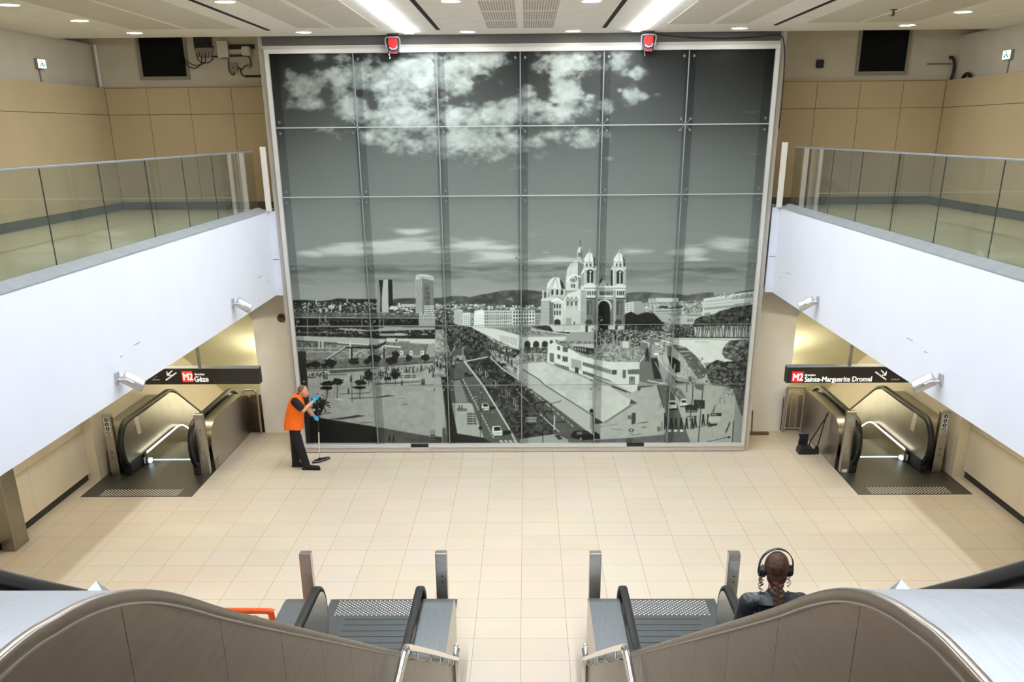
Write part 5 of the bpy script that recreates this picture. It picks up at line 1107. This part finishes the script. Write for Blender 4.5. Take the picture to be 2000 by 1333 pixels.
def face(q, c, fw_, up_, s=1.0, skin_only=True):
    c = Vector(c); f_ = Vector(fw_).normalized(); u_ = Vector(up_); u_ = (u_-f_*u_.dot(f_)).normalized(); r_ = f_.cross(u_)
    q.cap(c+f_*.082*s+u_*.012*s, c+f_*.103*s-u_*.022*s, .012*s, .018*s, 8)            # nose
    q.cap(c+f_*.070*s-u_*.085*s, c+f_*.078*s-u_*.09*s, .024*s, .022*s, 10)            # chin
    q.cap(c+f_*.078*s-u_*.052*s-r_*.016*s, c+f_*.078*s-u_*.052*s+r_*.016*s, .010*s, .010*s, 8)   # lips
    for e in (-1, 1):
        q.cap(c+f_*.078*s+u_*.022*s+r_*e*.034*s, c+f_*.074*s+u_*.020*s+r_*e*.05*s, .010*s, .008*s, 8)      # brow
        q.cap(c-f_*.002*s+r_*e*.076*s+u_*.012*s, c-f_*.004*s+r_*e*.076*s-u_*.028*s, .016*s, .010*s, 8)     # ear
def eyes(parent, c, fw_, up_, s=1.0):
    c = Vector(c); f_ = Vector(fw_).normalized(); u_ = Vector(up_); u_ = (u_-f_*u_.dot(f_)).normalized(); r_ = f_.cross(u_)
    q = MB(); p = MB()
    for e in (-1, 1): q.ell(c+f_*.080*s+r_*e*.034*s+u_*.004*s, (.013*s,)*3, n=10, m=7); p.ell(c+f_*.090*s+r_*e*.033*s+u_*.004*s, (.006*s,)*3, n=8, m=6)
    q.build('eye_whites', M['white'], parent); p.build('pupils', M['joint'], parent)
    MB().cap(c+f_*.090*s-u_*.052*s-r_*.018*s, c+f_*.090*s-u_*.052*s+r_*.018*s, .005, .005, 6).build('mouth', mat('lips', rgb(160, 92, 84), .5), parent)

# --- cleaner in an orange vest, mopping at the foot of the mural
PM = thing('person', (-4.28, -.56, 0), 'person in orange vest, black trousers and blue gloves, stooping over a mop at the mural', 'person')
hc = V3(-4.125, -.53, 1.495); hf = V3(.86, .10, -.42); hu = V3(.42, 0, .9)
rs_, ls_ = V3(-4.255, -.715, 1.335), V3(-4.215, -.345, 1.325)
re_, le_ = V3(-4.105, -.77, 1.185), V3(-4.115, -.30, 1.07)
rw, lw = V3(-3.935, -.60, 1.325), V3(-4.005, -.365, .975)
rk, lk = V3(-3.885, -.545, 1.375), V3(-3.955, -.405, .945)
pel, mid, che, nck = V3(-4.375, -.54, .87), V3(-4.36, -.535, 1.05), V3(-4.305, -.53, 1.24), V3(-4.215, -.53, 1.405)
rh, lh = V3(-4.355, -.63, .84), V3(-4.385, -.45, .84)
rn, ln_ = V3(-4.275, -.645, .47), V3(-4.40, -.455, .46)
ra, la = V3(-4.175, -.655, .09), V3(-4.415, -.475, .09)
q = MB()
q.ell(hc+V3(-.012, 0, .012), (.096, .076, .100)); q.ell(hc+V3(.030, 0, -.045), (.062, .062, .075)); face(q, hc, hf, hu, .95)
q.cap(nck+V3(-.01, 0, -.02), hc+V3(-.03, 0, -.05), .058, .052)
q.ell(che, (.115, .165, .17)); q.ell(mid, (.115, .145, .15)); q.ell(pel, (.12, .155, .12))
for sh, el, wr in ((rs_, re_, rw), (ls_, le_, lw)):
    chain(q, [sh, el, (el+wr)/2, wr], [.050, .040, .040, .026]); q.cap(nck+V3(-.02, 0, -.05), sh, .05, .055)
for hp_, kn, an in ((rh, rn, ra), (lh, ln_, la)): chain(q, [hp_, kn, kn*.6+an*.4, an], [.085, .058, .056, .04])
put('body', blob(q, .009, 2), M['skin'], PM, 60)
eyes(PM, hc, hf, hu, .95)
q = MB(); q.ell(hc+V3(-.020, 0, .022), (.094, .077, .094)); put('cropped_hair', blob(q, .009, 2), M['hair_short'], PM, 60)
q = MB()
for hp_, kn, an, e in ((rh, rn, ra, -1), (lh, ln_, la, 1)):
    chain(q, [hp_+V3(0, 0, .02), (hp_+kn)/2, kn, (kn+an)/2, an+V3(0, 0, -.015)], [.104, .098, .090, .082, .078])
q.ell(pel+V3(.01, 0, -.02), (.15, .175, .12))
put('trousers', blob(q, .012, 4), M['clothk'], PM, 60)
MB().box(-4.215, -4.165, -.742, -.736, .735, .75).box(-4.17, -4.14, -.742, -.736, .62, .63).build('trouser_flash', M['white'], PM, 0)
q = MB()
q.ell(che+V3(.01, 0, -.02), (.12, .15, .15)); q.cap(rs_, rs_*.35+re_*.65, .084, .078); q.cap(ls_, ls_*.35+le_*.65, .082, .076); q.cap(rs_+V3(.01, .06, -.01), ls_+V3(.01, -.06, -.01), .06, .06); q.cap(nck+V3(-.02, 0, -.05), nck+V3(0, 0, 0), .078, .066)
put('t_shirt', blob(q, .011, 4), M['clothk'], PM, 60)
vr = [(.795, -4.555, -4.19, .232), (.85, -4.548, -4.185, .226), (.95, -4.528, -4.17, .214), (1.05, -4.505, -4.155, .200), (1.15, -4.475, -4.135, .197), (1.24, -4.44, -4.13, .192), (1.31, -4.41, -4.14, .186), (1.37, -4.378, -4.155, .178), (1.415, -4.345, -4.175, .152), (1.445, -4.30, -4.20, .10)]
q = MB(); rings = []
for k, (z, xb_, xf_, ry) in enumerate(vr):
    cx_ = (xb_+xf_)/2; rx_ = (xf_-xb_)/2; ring = []
    for i in range(36):
        t = 2*PI*i/36; fold = 1+.022*math.sin(5*t+z*9)*max(0, (1.2-z)/.4)
        ring.append((cx_+rx_*fold*abs(math.cos(t))**.85*math.copysign(1, math.cos(t)), -.535+ry*fold*abs(math.sin(t))**.85*math.copysign(1, math.sin(t)), z+(.018*math.cos(t)*.0 if k else .012*math.sin(3*t))))
    rings.append(ring)
q.loops(rings)
vst = q.mesh('vest')
put('vest', vst, M['vest'], PM, 60)
for wr, kn, sd, gr in ((rw, rk, V3(.35, -.1, -.93), V3(-3.86, -.53, 1.40)), (lw, lk, V3(.25, .35, .9), V3(-3.935, -.42, .92))):
    q = MB(); hand(q, wr, kn, sd, gr, .010); put('glove', blob(q, .005, 2), M['glove'], PM, 60)
for an, tx, yy in ((ra, .245, -.03), (la, .175, -.01)):
    q = MB(); q.cap(an+V3(-.035, 0, -.035), an+V3(tx-.05, yy, -.045), .048, .043); q.ell(an+V3(tx-.04, yy, -.045), (.07, .05, .042)); q.cap(an+V3(-.005, 0, .05), an+V3(-.015, 0, -.02), .058, .055)
    me = blob(q, .01, 3)
    for v in me.vertices: v.co.z = max(v.co.z, .006)
    sh = put('shoe', me, M['clothk'], PM, 60)
    MB().prism([(an.x-.085, an.y-.045), (an.x+tx+.01, an.y+yy-.045), (an.x+tx+.03, an.y+yy), (an.x+tx+.01, an.y+yy+.045), (an.x-.085, an.y+.045)], 'z', .001, .022).build('sole', M['black'], sh, 0)
T = thing('mop', (-4.02, -.10, 0), 'flat black mop with white pole held by the person in orange', 'mop')
a, b_ = V3(-3.862, -.535, 1.45), V3(-4.03, -.10, .05)
MB().tube([a, a*.42+b_*.58], .013, 10).build('grip', M['blackm'], T); MB().tube([a*.42+b_*.58, b_], .012, 10).build('pole', M['white'], T)
dx = V3(.60, .80, 0); dy_ = V3(-.80, .60, 0); cm = V3(-4.0, -.10, 0)
ring = [cm+dx*.235*math.cos(t)*(1 if abs(math.cos(t)) < .9 else .98)+dy_*.085*math.sin(t) for t in [2*PI*i/36 for i in range(36)]]
MB().loops([[p+V3(0, 0, .006) for p in ring], [p+V3(0, 0, .028) for p in ring]]).build('pad', M['blackm'], T, 40)
MB().tube([cm+(p-cm)*.9+V3(0, 0, .031) for p in ring], .006, 6, True).build('rim', M['rail'], T)
MB().cap(b_, b_+V3(0, 0, -.02), .024, .02).build('joint', M['blackm'], T)

# --- woman riding the right escalator, seen from behind
xw, yw, zf = 1.818, -12.86, 1.497
PW = thing('person', (xw, yw, zf), 'person with auburn braid in black leather jacket, seen from behind on the right escalator', 'person')
hc = V3(xw, yw+.055, 3.135); hf = V3(0, .97, -.12); hu = V3(0, .1, 1)
q = MB()
q.ell(hc, (.074, .092, .108)); q.ell(hc+V3(0, .03, -.05), (.056, .062, .07)); face(q, hc, hf, hu, .95)
q.cap(V3(xw, yw, 2.93), hc+V3(0, -.02, -.06), .052, .048)
q.ell((xw, yw, 2.75), (.15, .10, .17)); q.ell((xw, yw, 2.50), (.125, .095, .16)); q.ell((xw, yw-.01, 2.36), (.155, .11, .12))
J = {}
for e in (-1, 1):
    sh = V3(xw+e*.175, yw-.005, 2.885); el = V3(xw+e*.245, yw-.03, 2.60); wr = V3(xw+e*.19, yw+.17, 2.50); J[e] = (sh, el, wr)
    chain(q, [sh, el, (el+wr)/2, wr], [.046, .036, .034, .024]); q.cap((xw, yw, 2.92), sh, .045, .045)
    hand(q, wr, wr+V3(-e*.03, .07, .01), (e*.5, 0, .85), wr+V3(-e*.1, .1, 0), .008)
    chain(q, [V3(xw+e*.085, yw, 2.34), V3(xw+e*.09, yw+.015, 1.97), V3(xw+e*.09, yw-.02, 1.80), V3(xw+e*.09, yw-.01, 1.58)], [.085, .052, .050, .036])
put('body', blob(q, .010, 4), M['skin'], PW, 60)
eyes(PW, hc, hf, hu, .95)
q = MB()
q.ell((xw, yw, 2.76), (.185, .125, .17)); q.ell((xw, yw, 2.52), (.165, .12, .2)); q.ell((xw, yw-.01, 2.36), (.185, .135, .10)); q.cap((xw-.12, yw-.01, 2.90), (xw+.12, yw-.01, 2.90), .070, .070)
q.cap((xw, yw, 2.93), (xw, yw, 2.955), .085, .066)
for e in (-1, 1):
    sh, el, wr = J[e]; chain(q, [sh, el, wr], [.080, .062, .050])
put('jacket', blob(q, .010, 4), M['jacket'], PW, 60)
q = MB()
cp = [(xw+.105*math.sin(t)*1.0, yw-.012-.078*math.cos(t), 2.962-.018*abs(math.sin(t))) for t in [-2.1+4.2*i/20 for i in range(21)]]
q.loops([[Vector(p)+V3(0, 0, .022), Vector(p)+V3(.16*(p[0]-xw), .2*(p[1]-yw), .012), Vector(p)+V3(.42*(p[0]-xw), .5*(p[1]-yw), -.034), Vector(p)+V3(.3*(p[0]-xw), .3*(p[1]-yw), -.040), Vector(p)+V3(-.05*(p[0]-xw), 0, .0)] for p in cp])
q.build('collar', M['jacket'], PW, 40)
q = MB()
for e in (-1, 1):
    q.tube([(xw+e*.125, yw-.105, 2.90), (xw+e*.118, yw-.128, 2.80), (xw+e*.105, yw-.130, 2.65)], .004, 6)
q.tube([(xw-.16, yw-.10, 2.86), (xw, yw-.132, 2.855), (xw+.16, yw-.10, 2.86)], .004, 6)
q.build('seam', M['jacket'], PW)
q = MB(); q.ell((xw, yw-.01, 2.36), (.165, .12, .11))
for e in (-1, 1): chain(q, [V3(xw+e*.085, yw, 2.34), V3(xw+e*.09, yw+.015, 1.97), V3(xw+e*.09, yw-.01, 1.60)], [.100, .075, .062])
put('trousers', blob(q, .012, 4), M['clothk'], PW, 60)
for e in (-1, 1):
    q = MB(); q.cap((xw+e*.09, yw-.05, zf+.045), (xw+e*.10, yw+.13, zf+.035), .043, .036); q.cap((xw+e*.09, yw-.02, zf+.11), (xw+e*.09, yw-.02, zf+.05), .05, .05)
    me = blob(q, .01, 3)
    for v in me.vertices: v.co.z = max(v.co.z, zf+.002)
    put('shoe', me, M['black'], PW, 60)
q = MB()
q.ell(hc+V3(0, -.018, .012), (.086, .098, .110)); q.ell(hc+V3(0, -.055, -.05), (.072, .056, .07)); q.ell(hc+V3(0, -.07, -.095), (.048, .04, .045))
for k in range(16):
    t = -1.3+2.6*k/15; q.cap(hc+V3(.066*math.sin(t), -.015-.066*math.cos(t), .082-.03*abs(t)), hc+V3(.035*math.sin(t), -.085-.02*math.cos(t), -.10), .010, .012, 6)
put('hair', blob(q, .006, 1), M['hair'], PW, 60)
q = MB()
for k in range(10):
    z = 3.05-.033*k; y = float(np.interp(k, [0, 2, 4, 6, 9], [yw-.075, yw-.105, yw-.125, yw-.15, yw-.165])); s_ = 1-.035*k
    for e in (-1, 1):
        zz = z-(.015 if e > 0 else 0)
        q.ell((xw-.004+e*.015*s_, y, zz), (.020*s_, .018*s_, .026*s_), Matrix.Rotation(e*.6, 3, 'Y').to_euler() if False else None, 10, 7)
        q.cap((xw-.004+e*.028*s_, y, zz+.016), (xw-.004-e*.004, y-.006, zz-.016), .0135*s_, .0125*s_, 8)
put('braid', blob(q, .0045, 1), M['hair'], PW, 60)
rr = random.Random(5)
for e, n in ((-1, 17), (1, 7)):
    q = MB()
    for k in range(n):
        a = hc+V3(e*.088, rr.uniform(-.04, .03), rr.uniform(-.11, .0)); pp = [a]
        ph = rr.uniform(0, 6); l = rr.uniform(.5, 1)
        for j in range(1, 30): pp.append(a+V3(e*(.006+.012*math.sin(j*.33+ph)), .010*math.cos(j*.33+ph), -.0027*j*l))
        q.tube(pp, .0017, 5)
    q.build('loose_curls', M['hair'], PW)
T = thing('headphones', hc+V3(0, 0, .1), 'black over-ear headphones worn by the person with the auburn braid', 'headphones')
q = MB(); bd = []
for i in range(21):
    t = PI*i/20; bd.append((.114*math.cos(t), .125*math.sin(t)-.005))
q.loops([[hc+V3(x*k1, y0, z*k1+.012) for k1, y0 in ((1.0, -.012), (1.055, -.012), (1.055, .016), (1.0, .016))] for x, z in bd]); q.build('headband', M['black'], T, 40)
for e in (-1, 1):
    MB().cyl(hc+V3(e*.082, .0, -.028), (e, 0, 0), .046, .036, 24, .036).build('ear_cup', M['black'], T, 40, .004)
    MB().cyl(hc+V3(e*.074, .0, -.028), (e, 0, 0), .044, .012, 24).build('ear_pad', M['clothk'], T, 40)
    MB().tube([hc+V3(e*.116, 0, .01), hc+V3(e*.119, 0, -.02), hc+V3(e*.117, 0, -.04)], .007, 6).build('slider', M['blackm'], T)
